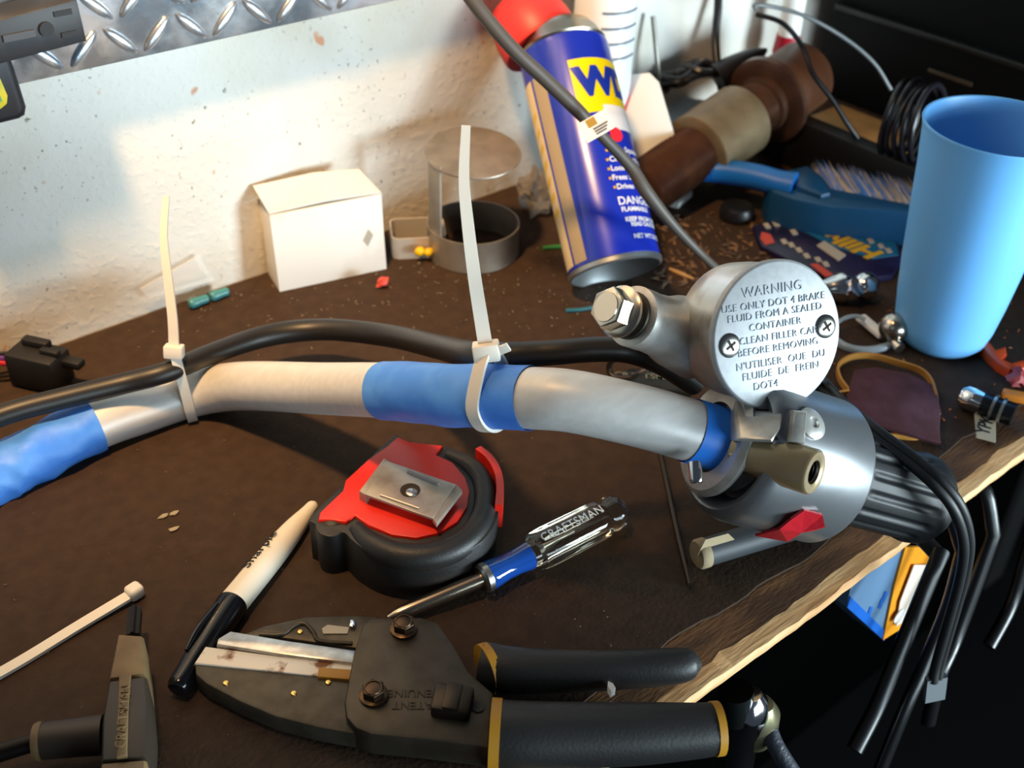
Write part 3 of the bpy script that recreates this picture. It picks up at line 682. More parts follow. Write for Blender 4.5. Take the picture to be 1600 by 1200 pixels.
obj('print_lines', lb, M('print_grey', '6b7480', .5), c2)

# ================================================================== CABLE WITH TAG
TC = [(712, -40, .50), (745, 10, .505), (800, 75, .515), (850, 122, .525), (900, 170, .535), (940, 212, .545), (985, 260, .555), (1010, 300, .56), (1050, 350, .57), (1090, 392, .58), (1125, 425, .585)]
tg = thing('tagged_cable', 'thin grey cable with a white paper tag crossing the blue can', 'cable', P(1125, 425, 0))
obj('cable', tube(B(), [PD(*q) for q in TC], [.0033] * 5 + [.0027, .003, .0034, .0026, .0022, .0022], 14, 6), M('cable_grey', '4a4540', .5), tg)
tgo = PD(931, 197, .527); tn = LOC(931, 197, (.1, -.15, -1)); tx_ = LOC(931, 197, (.86, -.5, 0)); TG = FR(tgo, tn, tx_)
tag = obj('paper_tag', box(B(), TG, .0145, .0098, .0005, .0001), M('tag_white', 'ddd8cc', .6), tg, smooth=False)
obj('tag_icon', box(B(), TG @ T(-.001, .0024, .0004), .0045, .0036, .0002), M('tag_gold', 'a07a2c', .5), tag, smooth=False)
lb = B()
for k in range(3): box(lb, TG @ T(.002 - k * .0004, -.0008 - k * .0013, .0004), .0075 - k * .001, .0006, .0002)
obj('tag_print', lb, M('print_dark', '4a5260', .5), tag, smooth=False)

# ================================================================== BACK ROW
# small white carton
wc = thing('carton', 'small white cardboard carton with torn flap against the wall', 'box', (.285, .487, 0))
bl = P(437, 456); br = P(604, 420); ud = (br - bl).normalized(); vd = V((-ud.y, ud.x, 0)); WD_ = (br - bl).length; hh = .0445
dp = .0215
card = M('white_card', 'cfcfcc', .6, col2='c0baae', ns=30, lo=.55, hi=.8)
def bx_pts(): return [bl, br, br + vd * dp, bl + vd * dp]
bm = B()
low = bx_pts(); lean = vd * .004
obj('body', prism(bm, [p + Z * hh + lean for p in low], V((0, 0, -hh)) - lean, .0006), card, wc)
tl = [bl + Z * (hh + .0003) + lean + vd * .0005, br + Z * (hh + .0003) + lean + vd * .0005]
fl_ = [tl[0], tl[0].lerp(tl[1], .5) + Z * .0012, tl[1], tl[1] + vd * .0165 + Z * .0075 - ud * .006, tl[0].lerp(tl[1], .5) + vd * .018 + Z * .0095, tl[0] + vd * .0165 + Z * .0088 - ud * .003]
bm = prism(B(), fl_, (0, 0, .0007)); bmesh.ops.triangulate(bm, faces=bm.faces)
obj('flap', bm, card, wc, smooth=False)
q = [bl + ud * (WD_ * .80) + Z * .02 - vd * .0002, bl + ud * (WD_ * .86) + Z * .026 - vd * .0002, bl + ud * (WD_ * .9) + Z * .022 - vd * .0002, bl + ud * (WD_ * .84) + Z * .016 - vd * .0002]
obj('stain', prism(B(), [p + lean * (p.z / hh) for p in q], vd * .0001), M('stain', '9d9688', .7), wc, smooth=False)
solo('plastic_strip', box(B(), FR(V((.3165, .487, .021)), Z, V((.97, -.2, 0))), .002, .018, .042, .0005), M('clear_strip', 'c9d4d8', .2, alpha=.45), 'clear upright plastic strip at the right side of the white carton', 'plastic strip')

# rectangular band with yellow clip
rb_ = P(654, 404); bx0 = P(614, 405); bx1 = P(697, 401); bu = (bx1 - bx0).normalized(); bv = V((-bu.y, bu.x, 0)); bw = (bx1 - bx0).length
loop = []
cx0, cx1 = .004, bw - .004
for k in range(6): a = PI + PI / 2 * k / 5; loop.append(bx0 + bu * (cx0 + .004 * math.cos(a)) + bv * (.004 + .004 * math.sin(a)))
for k in range(6): a = 1.5 * PI + PI / 2 * k / 5; loop.append(bx0 + bu * (cx1 + .004 * math.cos(a)) + bv * (.004 + .004 * math.sin(a)))
for k in range(6): a = PI / 2 * k / 5; loop.append(bx0 + bu * (cx1 + .004 * math.cos(a)) + bv * (.020 + .004 * math.sin(a)))
for k in range(6): a = PI / 2 + PI / 2 * k / 5; loop.append(bx0 + bu * (cx0 + .004 * math.cos(a)) + bv * (.020 + .004 * math.sin(a)))
loop = [p + Z * .0065 for p in loop]
solo('metal_band', sweep(B(), loop, rect(.0065, .0005), up=Z, closed=True), M('band_alu', 'c4beb4', .5, .4), 'low rectangular aluminium band right of the white carton', 'metal band')
yc = B(); o = P(661, 387, .007) - bv * .004; sphere(yc, o - bu * .0022, .0032, 1, .8, .85, 12, 8); sphere(yc, o + bu * .0028 - Z * .0008, .003, 1, .8, .8, 12, 8)
solo('wire_nut', yc, M('yellow_plastic', 'e8b400', .4), 'small yellow wire nut against the aluminium band', 'wire nut')

# round bracket: ring, strap, disc
rc = P(775, 424) + V((.004, .026, 0)); rk = thing('ring_bracket', 'round sheet metal bracket with raised disc behind the tall zip tie', 'bracket', (rc.x, rc.y, 0))
sheet = M('sheet_steel', 'a39c92', .42, .65, '8a847b', 50)
RR = .0265
obj('ring', ringlathe(B(), [(RR, .0004), (RR, .019), (RR - .0008, .019), (RR - .0008, .0004)], T(rc.x, rc.y, 0), 56), sheet, rk)
ld_ = -RIGHT.copy(); ld_.z = 0; ld_.normalize()
fh = FWD.copy(); fh.z = 0; fh.normalize(); ld_ = (ld_ * .82 - fh * .57).normalized(); sp0 = rc + ld_ * (RR - .0014); sidev = V((-ld_.y, ld_.x, 0))
obj('strap', sweep(B(), [sp0 + Z * .001, sp0 + Z * .03, sp0 + Z * .0612], rect(.0005, .006), up=ld_), sheet, rk)
dcx = lathe(B(), [(0, 0), (.0262, 0), (.0264, .0005), (.0262, .001), (0, .001)], FR(V((rc.x, rc.y, .0612)) + ld_ * .0005, V((-.05, -.12, 1)), X), 48)
obj('disc', dcx, sheet, rk)
# crumpled clear wrapper
def crumple(c, sx_, sy_, sz_, seed, n=3):
    rn = random.Random(seed); bm = B(); g = bmesh.ops.create_icosphere(bm, subdivisions=n, radius=1)
    for v in g['verts']:
        d = v.co.normalized(); k = 1 + .35 * math.sin(d.x * 7 + seed) * math.cos(d.y * 6) + rn.uniform(-.22, .22)
        v.co = V((c[0] + d.x * sx_ * k, c[1] + d.y * sy_ * k, max(c[2] + d.z * sz_ * k, .0004)))
    return bm
pc_ = P(850, 330, .012); solo('plastic_wrapper', crumple(pc_ + V((.012, .02, 0)), .011, .010, .014, 3), M('clear_wrap', '8a857e', .2, alpha=.55), 'crumpled clear plastic wrapper between ring bracket and blue can', 'wrapper', smooth=False)

# clear sachet with two teal crimp connectors
sa = [PY(a, b, .5025) for a, b in ((220, 452), (258, 430), (312, 399), (325, 424), (336, 437), (300, 448), (232, 466))]
sa_b = prism(B(), sa, (0, .0008, 0)); solo('plastic_sachet', sa_b, M('sachet', 'f0f2f2', .2, alpha=.3), 'clear flat plastic sachet leaning on the wall, behind the left zip tie', 'sachet')
teal = M('teal', '3f7f86', .3)
for (a, b), (c, d), lb_ in (((274, 457), (300, 443), 'teal crimp connector at the foot of the sachet, nearer the zip tie'), ((306, 445), (334, 435), 'teal crimp connector at the foot of the sachet, nearer the white carton')):
    p0 = P(a, b, .003); p1 = P(c, d, .003); p0.y = min(p0.y, .4965); p1.y = min(p1.y, .4965)
    o = solo('crimp_connector', tube(B(), [p0, p0.lerp(p1, .1), p0.lerp(p1, .4), p0.lerp(p1, .6), p0.lerp(p1, .9), p1], [.0018, .0027, .0027, .0024, .0024, .0016], 14, 3), teal, lb_, 'connector', 'crimp connectors by the sachet')
solo('wire_scrap', tube(B(), [P(300, 448, .001), P(304, 452, .001), P(310, 449, .001)], .0009, 8, 4), M('wire_red', 'b8493a', .5), 'tiny red wire scrap between the two teal connectors', 'wire')

# plug connector at the far left
cn_ = thing('wire_plug', 'black multi pin wire plug at the left edge by the wall', 'connector', P(70, 590))
q0 = FR(P(62, 572, .010), Z, P(110, 560) - P(20, 540))
obj('shell', box(B(), q0, .026, .016, .018, .002), blackm, cn_)
obj('latch', box(B(), q0 @ T(-.002, .004, .0105), .014, .005, .004, .001), blackm, cn_)
obj('latch', box(B(), q0 @ T(.008, .0, .010), .010, .004, .003, .001), blackm, cn_)
obj('tongue', box(B(), q0 @ T(.017, .003, .004), .010, .006, .004, .001), blackm, cn_)
for k, cnm in enumerate(('b01c30', '5a2f8a', '151515')):
    a = q0 @ V((-.013, -.004 + k * .004, .001)); obj('wire', tube(B(), [a, a + V((-.012, .004, .002)), a + V((-.03, .002, -.006 + k * .001))], .0013, 8, 5), M('wire_' + cnm, cnm, .45), cn_)

# loose bits on the mat
solo('plastic_chip', crumple(P(598, 441, .003), .0035, .0028, .0028, 8, 2), M('chip_red', 'd04a3e', .5), 'small red plastic chip in front of the white carton', 'chip', smooth=False)
solo('wire_scrap', tube(B(), [P(884, 485, .001), P(905, 484, .001), P(930, 480, .001)], .0011, 8, 3), M('wire_teal', '1f5a66', .5), 'short dark teal wire scrap lying below the blue can', 'wire')
solo('wire_scrap', tube(B(), [P(848, 388, .0012), P(862, 386, .0012), P(880, 385, .0012)], .0013, 8, 3), M('wire_green', '2f7a3a', .5), 'short green wire scrap between ring bracket and blue can', 'wire')
solo('wood_sliver', tube(B(), [P(1046, 420, .001), P(1062, 427, .0012), P(1084, 436, .001)], [.0008, .0014, .0007], 6, 3), M('sliver', 'b08a55', .6), 'pale wood sliver behind the brake reservoir', 'splinter')
for k, (a, b) in enumerate(((255, 806), (273, 801), (273, 826))):
    solo('paint_flake', crumple(P(a, b, .0006), .0021, .0014, .0005, 20 + k, 1), M('flake', '9a9078', .7), ('pale paint flake left of the marker, the leftmost of three', 'pale paint flake left of the marker, upper right of three', 'pale paint flake left of the marker, lowest of three')[k], 'flake', 'three pale flakes left of the marker', smooth=False)

# white card and papers behind the can
cardw = M('card_white', 'd2d2cc', .6)
q = [PD(a, b, .70) for a, b in ((948, 120), (1015, 113), (1030, 128), (1062, 236), (1000, 258))]
solo('white_card', prism(B(), q, FWD * .012, .0008), cardw, 'white folded card standing between the blue can and brown pipe', 'card')
q = [PD(a, b, .80) for a, b in ((1030, 148), (1100, 156), (1140, 172), (1240, 230), (1235, 285), (1165, 285), (1080, 262), (1045, 200))]
solo('paper_sheet', prism(B(), q, FWD * .0012), M('paper_grey', 'b4babd', .7), 'greyish white paper sheet behind the brown pipe', 'paper')
q = [P(a, b, .004) for a, b in ((1038, 284), (1072, 276), (1082, 300), (1060, 318), (1036, 312))]
solo('paper_scrap', prism(B(), q, (0, 0, -.0035)), cardw, 'small white paper scrap under the threaded end of the brown pipe', 'paper')

# brown threaded pipe
pA = P(1000, 300, .021); pB = P(1254, 118, .048); pxv = pB - pA; PLn = pxv.length; PM = FR(pA, pxv, Z)
bp_ = thing('threaded_pipe', 'brown threaded pipe fitting with flange and tan sleeve', 'pipe fitting', (pA.x, pA.y, 0))
prof = [(0, 0), (.0154, 0)]; z = .0
while z < PLn * .30: prof += [(.0160, z + .0004), (.0174, z + .0013), (.0160, z + .0022)]; z += .0026
prof += [(0, z)]
obj('thread', lathe(B(), prof, PM, 48), bronze, bp_)
obj('sleeve', lathe(B(), [(0, z), (.0222, z), (.0234, z + .001), (.0234, PLn * .585), (.0222, PLn * .59), (0, PLn * .59)], PM, 48), M('tan_sleeve', '7b6a50', .45, .4, '6b5a42', 60), bp_)
prof = [(0, PLn * .59), (.0162, PLn * .59)]; z = PLn * .59
while z < PLn * .70: prof += [(.0162, z + .0004), (.0173, z + .0010), (.0162, z + .0016)]; z += .0026
prof += [(.0188, z), (.0188, PLn * .74), (0, PLn * .74)]
obj('thread', lathe(B(), prof, PM, 48), bronze, bp_)
obj('flange', lathe(B(), [(0, PLn * .74), (.0256, PLn * .74), (.0291, PLn * .75), (.0294, PLn * .775), (.0268, PLn * .79), (0, PLn * .79)], PM, 48), bronze, bp_)
obj('end_cap', lathe(B(), [(0, PLn * .79), (.0234, PLn * .79), (.0234, PLn * 1.0), (.0222, PLn * 1.01), (0, PLn * 1.01)], PM, 48), M('brown_cap', '4a2a18', .45, .1), bp_)

# blue brush
bb = thing('scrub_brush', 'blue plastic hand brush lying on its side behind the cup', 'brush', P(1300, 345))
bbl = M('brush_blue', '103f63', .32); bbh = M('brush_blue_light', '1464b4', .35)
obj('handle', tube(B(), [P(1090, 268, .020), P(1130, 268, .022), P(1180, 276, .024), P(1215, 286, .024), P(1240, 292, .024)], [.006, .0075, .0078, .008, .009], 16, 5), bbh, bb)
obj('head', pprism([(1198, 282), (1220, 266), (1262, 256), (1288, 274), (1300, 292), (1420, 316), (1480, 328), (1480, 342), (1412, 330), (1296, 322), (1240, 310), (1206, 298)], .024, .002, .003), bbl, bb)
obj('head_ridge', pprism([(1222, 270), (1262, 258), (1290, 280), (1298, 300), (1284, 304), (1250, 292)], .027, .024, .002), bbl, bb)
br_ = B(); rn = random.Random(5)
BR0, BR1 = P(1302, 296, .0235), P(1470, 330, .0235)
bdir = (P(1268, 254, .0235) - BR0)
for k in range(1500):
    t = rn.random(); s = rn.random()
    p0 = BR0.lerp(BR1, t) + Z * rn.uniform(-.009, .0)
    d = bdir * (.72 + .36 * rn.random()) + X * rn.uniform(-.003, .003) + Z * rn.uniform(-.003, .005)
    a = rn.uniform(.0003, .0006)
    vs = [br_.verts.new(p0 + V((a, 0, 0))), br_.verts.new(p0 + V((-a, a, 0))), br_.verts.new(p0 + V((0, -a, 0))), br_.verts.new(p0 + d)]
    f1 = br_.faces.new((vs[0], vs[1], vs[3])); f2 = br_.faces.new((vs[1], vs[2], vs[3])); f3 = br_.faces.new((vs[2], vs[0], vs[3]))
    if rn.random() < .45:
        for f in (f1, f2, f3): f.material_index = 1
o = obj('bristles', br_, [M('bristle_beige', 'b09c8a', .6), M('bristle_blue', '3f6fb4', .5)], bb, smooth=False); o['kind'] = 'stuff'

# packet with yellow lettering
pk = thing('printed_packet', 'dark blue printed packet with yellow lettering under the brush', 'packet', P(1290, 390))
pkp = [(1176, 352), (1215, 344), (1300, 352), (1400, 372), (1412, 398), (1396, 428), (1330, 440), (1262, 420), (1190, 384)]
obj('foil', pprism(pkp, .004, .0002, .0008), M('packet_navy', '1f1a3c', .3, col2='161230', ns=90, bump=.3, bs=120), pk)
obj('teal_panel', pprism([(1240, 352), (1300, 354), (1398, 374), (1404, 398), (1362, 404), (1298, 384)], .0044, .0039), M('packet_teal', '175d83', .35), pk)
pu = (P(1290, 366) - P(1375, 404)).normalized() 
tb = textbm('Hilly', .019, .0002, .0006, shear=.15)
obj('lettering', xf(tb, FR(P(1334, 383, .0047), Z, pu)), M('packet_yellow', 'c99a12', .4), pk, smooth=False)
bm = B()
for a, b, c, d in ((1274, 378, 1310, 404), ): 
    prism(bm, [P(1276, 383, .0048), P(1288, 376, .0048), P(1322, 398, .0048), P(1310, 407, .0048)], (0, 0, -.0006))
for k, (a, b) in enumerate(((1225, 377), (1236, 382), (1248, 390), (1260, 399), (1278, 405), (1290, 412), (1360, 376), (1376, 384), (1388, 391), (1240, 362), (1198, 352), (1212, 349))):
    prism(bm, [P(a - 6, b - 3, .0047), P(a + 2, b - 4, .0047), P(a + 7, b + 3, .0047), P(a - 1, b + 4, .0047)], (0, 0, -.0006))
obj('pale_print', bm, M('packet_pale', 'a59c8e', .5), pk, smooth=False)
bm = prism(B(), [P(1190, 362, .0047), P(1204, 366, .0047), P(1210, 378, .0047), P(1196, 382, .0047), P(1188, 372, .0047)], (0, 0, -.0006)); prism(bm, [P(1266, 412, .0047), P(1278, 412, .0047), P(1304, 430, .0047), P(1290, 432, .0047)], (0, 0, -.0006))
obj('red_print', bm, M('packet_red', 'b8473a', .5), pk, smooth=False)

# blue cup
cb = P(1466, 531); cupm = M('cup_blue', '78c0ff', .36, spec=.5)
cupm.node_tree.nodes['Principled BSDF'].inputs['Subsurface Weight'].default_value = .15
cupm.node_tree.nodes['Principled BSDF'].inputs['Subsurface Radius'].default_value = (.003, .005, .006)
cpf = [(0, .0008), (.0175, .0008), (.0205, .0018), (.0232, .005), (.0252, .012), (.0272, .025), (.0292, .042), (.0312, .065), (.0332, .088), (.0352, .106), (.0360, .1095), (.0364, .1105), (.0362, .1112), (.0352, .1110), (.0345, .108), (.0318, .085), (.0297, .063), (.0277, .042), (.0257, .025), (.0237, .012), (.02, .0055), (0, .005)]
cpf = [(r * .985, z * 1.08) for r, z in cpf]
solo('plastic_cup', lathe(B(), cpf, T(cb.x, cb.y, 0), 72), cupm, 'tall light blue plastic cup at the right', 'cup')

# chrome fittings
cf = thing('chrome_fitting', 'chrome double banjo fitting with round knob behind the reservoir lid', 'fitting', P(1330, 466))
f0 = P(1278, 452, .008); f1 = P(1352, 447, .009); fx = f1 - f0; FM = FR(f0, fx, Z); fl_n = fx.length
obj('stem', lathe(B(), [(0, 0), (.0045, 0), (.005, .003), (.0065, fl_n * .25), (.0082, fl_n * .42), (.0085, fl_n * .52), (.0055, fl_n * .68), (.0045, fl_n * .8), (0, fl_n * .82)], FM, 30), chrome, cf)
bm = sphere(B(), f1, .0078, 1, 1, 1, 24, 16); obj('knob', bm, chrome, cf)
o = f0.lerp(f1, .45) + V((.002, -.005, 0)); obj('nut', hexm(B(), FR(o, V((.1, -.6, .6)), X), .006, .006, .0006), chrome, cf)

bs_ = thing('ball_stud', 'satin metal ball stud beside the foot of the blue cup', 'ball stud', P(1400, 540))
o = P(1397, 512, .010); obj('ball', sphere(B(), o, .0079, 1, 1, 1, 28, 18), M('satin_ball', 'b8b0a4', .22, 1.0), bs_)
obj('stud', tube(B(), [o + V((0, -.004, -.004)), P(1398, 534, .005), P(1406, 545, .004)], [.003, .003, .0032], 12, 4), M('satin_ball', 'b8b0a4'), bs_)
lp_ = B(); pts = crv([P(1300, 510, .006), P(1320, 497, .008), P(1340, 494, .009), P(1352, 500, .008)], 5)
pts2 = crv([P(1296, 524, .003), P(1320, 541, .002), P(1352, 547, .0018), P(1388, 540, .003), P(1412, 518, .004), P(1420, 495, .005)], 6)
clr = M('clear_tubing', 'b6c4cf', .12, trans=.55, ior=1.35)
tube(lp_, pts, .0011, 10, 1, False); sweep(lp_, pts2, circ(12), .0021)
solo('clear_tubing', lp_, clr, 'clear plastic tubing loop around the ball stud', 'tubing')
solo('white_strip', box(B(), FR(P(1362, 510, .004), Z, P(1380, 526) - P(1342, 494)), .020, .0058, .0028, .0006), white, 'white plastic strip inside the clear tubing loop', 'strip')

# sandpaper and rubber band
sq = [(1335, 578), (1366, 573), (1420, 583), (1462, 603), (1470, 640), (1468, 668), (1470, 692), (1420, 678), (1368, 662), (1338, 655), (1326, 636), (1324, 615)]
solo('sandpaper', pprism(sq, .0042, .0026, .0004), M('maroon_grit', '452027', .85, col2='54303f', ns=70, bump=.3, bs=1500), 'maroon sandpaper pad with rubber band on the right of the mat', 'sandpaper')
rbp = [(1326, 612), (1312, 592), (1310, 572), (1330, 558), (1362, 556), (1400, 566), (1436, 578), (1452, 592), (1460, 612)]
rbm = M('rubber_band', 'a8742f', .5)
lo2 = crv([P(a, b, .0033) for a, b in rbp] + [P(1462, 640, .001), P(1440, 682, .0008), P(1390, 682, .0008), P(1352, 690, .001), P(1318, 676, .001), P(1292, 640, .001), P(1302, 618, .0015)], 5)
solo('rubber_band', sweep(B(), lo2, rect(.0016, .0006), up=Z, closed=True), rbm, 'tan rubber band around the maroon sandpaper', 'rubber band')

# fob with tag
fb = thing('metal_fob', 'dark metal fob with polished blunt end at the right edge', 'fob', P(1550, 640))
o0 = P(1512, 622, .006); o1 = P(1588, 650, .006); fx2 = o1 - o0; FM2 = FR(o0, fx2, Z); fl2 = fx2.length
obj('end', lathe(B(), [(0, -.004), (.004, -.0035), (.0058, -.001), (.006, .003), (.006, fl2 * .3), (0, fl2 * .3)], FM2, 28), chrome, fb)
obj('body', lathe(B(), [(0, fl2 * .3), (.0057, fl2 * .3), (.0057, fl2 * .95), (0, fl2 * .97)], FM2, 28), M('gun_metal', '3a3d42', .25, .9), fb)
for k in (.5, .68): obj('ring', ringlathe(B(), [(.0057, fl2 * k), (.0064, fl2 * k), (.0064, fl2 * (k + .06)), (.0057, fl2 * (k + .06))], FM2, 24), steel, fb)
tg2 = [(1522, 636), (1540, 634), (1556, 655), (1556, 690), (1526, 682)]
tgm = solo('paper_tag', pprism(tg2, .0022, .0014, .0001), M('tag_beige', 'b8ad96', .7), 'beige paper tag with black letters below the metal fob', 'tag', smooth=False)
tb = textbm('YPK', .0088, .0001, .0001, space=.95); o = P(1540, 664, .0024)
obj('lettering', xf(tb, FR(o, Z, P(1548, 645) - P(1536, 682))), M('black_print', '151515'), tgm, smooth=False)
bm = pprism([(1530, 535), (1545, 532), (1556, 545), (1572, 540), (1574, 552), (1566, 560), (1580, 566), (1604, 560), (1604, 574), (1578, 577), (1560, 566), (1545, 552)], .006, .0005, .0012)
solo('orange_clip', bm, M('orange_plastic', 'd8481c', .45), 'bent orange plastic clip right of the cup foot', 'clip')
solo('orange_strip', box(B(), FR(P(1600, 622, .003), Z, P(1600, 620) - P(1560, 612)), .02, .006, .004, .001), M('orange_amber', 'e0862a', .5), 'orange strip at the right edge behind the metal fob', 'strip')
solo('plastic_chip', crumple(P(1592, 590, .004), .006, .005, .004, 12, 2), M('chip_dull', '9a3a3c', .6), 'dull red plastic chunk at the right edge', 'chip', smooth=False)

# flat spanner and thin loops behind the bar
sw_ = solo('flat_spanner', pprism([(960, 586), (985, 574), (1040, 578), (1066, 592), (1080, 610), (1040, 610), (990, 602)], .0045, .0006, .0012), M('spanner_dark', '3c3833', .35, .9), 'dark flat spanner with raised lettering behind the handlebar', 'spanner')
tb = textbm('CRAFTSMAN', .0058, .0002, .0001); obj('lettering', xf(tb, FR(P(1012, 588, .0047), Z, P(1060, 590) - P(980, 586))), M('letter_tan', '8c8068', .4, .8), sw_, smooth=False)
solo('wire_loop', tube(B(), [P(985, 543, .03), P(965, 555, .02), P(952, 572, .01), P(958, 588, .006), P(985, 590, .008), P(1010, 578, .012), P(1040, 560, .016)], .0016, 10, 6), M('wire_brown', '241c17', .4), 'dark thin wire loop under the brake banjo bolt', 'wire')

# black cable from reservoir over the grip to the floor
LCB = [(1272, 590, .46), (1310, 630, .450), (1360, 672, .436), (1420, 716, .428), (1465, 755, .422), (1496, 795, .424), (1510, 845, .435), (1505, 895, .45), (1488, 960, .468), (1468, 1030, .485), (1462, 1062, .49)]
bc = thing('brake_lead', 'black twin lead crossing the rubber grip and hanging over the edge', 'cable', P(1420, 716, .02))
for off in (-.0011, .0011):
    obj('strand', tube(B(), [lo_ - ln * .034 - DOWN * .014 + RIGHT * off] + [PD(*q) + RIGHT * off - DOWN * off * .8 for q in LCB], .0021, 12, 6), M('lead_black', '131416', .5), bc)
obj('flat_end', sweep(B(), [PD(1463, 1058, .489), PD(1461, 1075, .494), PD(1459, 1092, .499)], rect(.0014, .0044), up=FWD), M('lead_tip', '6f7478', .4), bc)

# ================================================================== RIGHT BACK: BLACK CHEST etc.
ch = thing('equipment_case', 'large black case standing at the right end of the bench', 'case', (.86, .375, 0))
chm = M('case_black', '060607', .6, spec=.2)
obj('body', box(B(), T(.872, .375, .16), .30, .23, .32, .004), chm, ch)
obj('lid_edge', box(B(), T(.7195, .375, .068), .006, .22, .004, .001), M('case_edge', '1a1a1a', .35), ch)
for y0, zz in ((.385, .045), (.31, .04)): obj('slot_trim', box(B(), T(.7215, y0, zz), .003, .034, .0026, .0004), M('trim_bronze', '5a4a3c', .4, .5), ch)
solo('black_rail', box(B(), T(.606, .12, .017), .014, .66, .034, .002), M('rail_black', '09090a', .55), 'long black rail lying in front of the black case', 'rail')
solo('cardboard_piece', box(B(), T(.666, .400, .0022), .085, .115, .004, .0004), M('cardboard', 'b8864a', .7, col2='96693a', ns=40), 'brown cardboard piece between black rail and black case', 'cardboard')
wt = thing('white_tube', 'white tube with a red collar against the wall by the case', 'tube', (.688, .480, 0))
wq = PY(1228, 82, .480)
WT = T(wq.x, .480, 0)
obj('body', lathe(B(), [(0, .0), (.0085, .0), (.0085, wq.z - .002), (0, wq.z - .002)], WT, 24), white, wt)
obj('collar', lathe(B(), [(0, wq.z - .002), (.0088, wq.z - .002), (.0098, wq.z + .0), (.0085, wq.z + .013), (0, wq.z + .013)], WT, 28), M('collar_red', 'a3162c', .4), wt)
obj('upper', lathe(B(), [(0, wq.z + .013), (.0078, wq.z + .013), (.0078, wq.z + .12), (0, wq.z + .12)], WT, 24), white, wt)
# coil of black cable in front of the case
ck = thing('cable_coil', 'coiled black cable beside the blue cup', 'cable', P(1425, 250))
cc0 = PD(1425, 190, .70); cdn = LOC(1425, 190, (.93, .25, -.35)); 
for k in range(5):
    cpts = []; q = FR(cc0 + cdn * (k - 2) * .0045, cdn, Z)
    for j in range(28):
        a = 2 * PI * j / 28; cpts.append(q @ V((math.cos(a) * (.0235 + .0012 * math.sin(k * 2 + a)), math.sin(a) * (.021 + .001 * math.cos(k + 2 * a)), .001 * math.sin(a * 2 + k))))
    obj('turn', sweep(B(), cpts, circ(10), .0019, closed=True), M('coil_black', '17151a', .28), ck)
# looping wires
solo('loop_wire', tube(B(), [PD(1392, 140, .75), PD(1365, 98, .74), PD(1320, 60, .73), PD(1262, 27, .72), PD(1215, 12, .715), PD(1180, 8, .71), PD(1182, 14, .712)], .0013, 10, 6), M('wire_grey', '5b6062', .3), 'grey glossy wire arching in front of the black case', 'wire')
solo('loop_wire', tube(B(), [PD(1181, 22, .708), PD(1222, 36, .706), PD(1252, 70, .71), PD(1270, 115, .71), PD(1300, 155, .715), PD(1322, 190, .72), PD(1340, 216, .725)], .0016, 10, 6), M('wire_black', '101012', .35), 'thin black wire dropping from the arch to the cardboard', 'wire')
solo('loop_wire', tube(B(), [PD(1122, -40, .76), PD(1122, 10, .765), PD(1118, 60, .77), PD(1122, 110, .77), PD(1130, 150, .775)], .0028, 12, 5), M('wire_black', '101012'), 'straight black cable rising against the wall behind the brown pipe', 'wire')
solo('loop_wire', tube(B(), [PD(935, -30, .70), PD(948, 20, .70), PD(965, 75, .70), PD(975, 115, .70)], .0022, 12, 5), M('wire_slate', '3d444c', .4), 'dark slate cable hanging in front of the white can', 'wire')
solo('thin_rod', tube(B(), [PY(1020, 25, .500), PY(1030, 125, .490), P(1040, 205, .002)], .0016, 10, 3), M('rod_grey', '8a8880', .4, .7), 'thin grey rod leaning on the wall', 'rod')
# black cable bundle by the wall
bu_ = thing('cable_bundle', 'tangled black cable bundle with pointed end behind the brown pipe', 'cable bundle', P(1120, 180))
rn = random.Random(9)
for k in range(9):
    pts = [PD(1030 + rn.uniform(-6, 10), 132 + rn.uniform(-16, 16), .765), PD(1065, 122 + rn.uniform(-18, 18), .765 + rn.uniform(-.01, .01)), PD(1100, 110 + rn.uniform(-14, 20), .765 + rn.uniform(-.01, .01)), PD(1140, 108 + rn.uniform(-14, 26), .77)]
    obj('strand', tube(B(), pts, .0026, 8, 5), M('bundle_black', '161416', .35), bu_)
obj('pointed_end', tube(B(), [PD(1120, 122, .765), PD(1150, 104, .765), PD(1180, 88, .765), PD(1198, 77, .765)], [.010, .0085, .006, .0012], 14, 5), M('bundle_black', '161416'), bu_)
solo('round_stopper', lathe(B(), [(0, 0), (.0105, 0), (.0105, .006), (.009, .0085), (0, .009)], T(*P(1150, 340)), 28), black, 'small round black stopper on the mat left of the printed packet', 'stopper')

# ================================================================== UNDER THE BENCH EDGE
ob = thing('hanging_carton', 'orange and blue carton hanging below the bench edge', 'box', PY(1380, 1000, .175))
yb = .168
tip_ = PY(1380, 1000, yb)
upv = 0.0
def hang(pts, y, dy, bev=0): return prism(B(), [PY(a, b, y) for a, b in pts], (0, dy, 0), bev)
zc = -.0084
topz = lambda a, b: PY(a, b, yb)
def drop(p): return V((p.x, p.y, zc))
lft = PY(1322, 948, yb); 
q = [tip_, lft, V((lft.x - .004, lft.y, zc)), V((tip_.x + .02, tip_.y, zc))]
p1 = PY(1398, 905, yb)
obj('blue_side', prism(B(), [tip_, lft, V((lft.x - .002, lft.y, zc)), V((p1.x, p1.y, zc)), p1], (0, .02, 0)), M('carton_pale_blue', '4c6a88', .6), ob, smooth=False)
e_ = (lft - tip_).normalized()
obj('blue_edge', prism(B(), [tip_ + V((0, -.0006, 0)), lft + V((0, -.0006, 0)), lft + V((0, -.0006, .007)), tip_ + V((0, -.0006, .006))], (0, .0006, 0)), M('carton_blue', '1558ae', .4), ob, smooth=False)
r1 = [(1380, 1000), (1398, 915), (1415, 855), (1465, 855), (1440, 930), (1415, 978)]
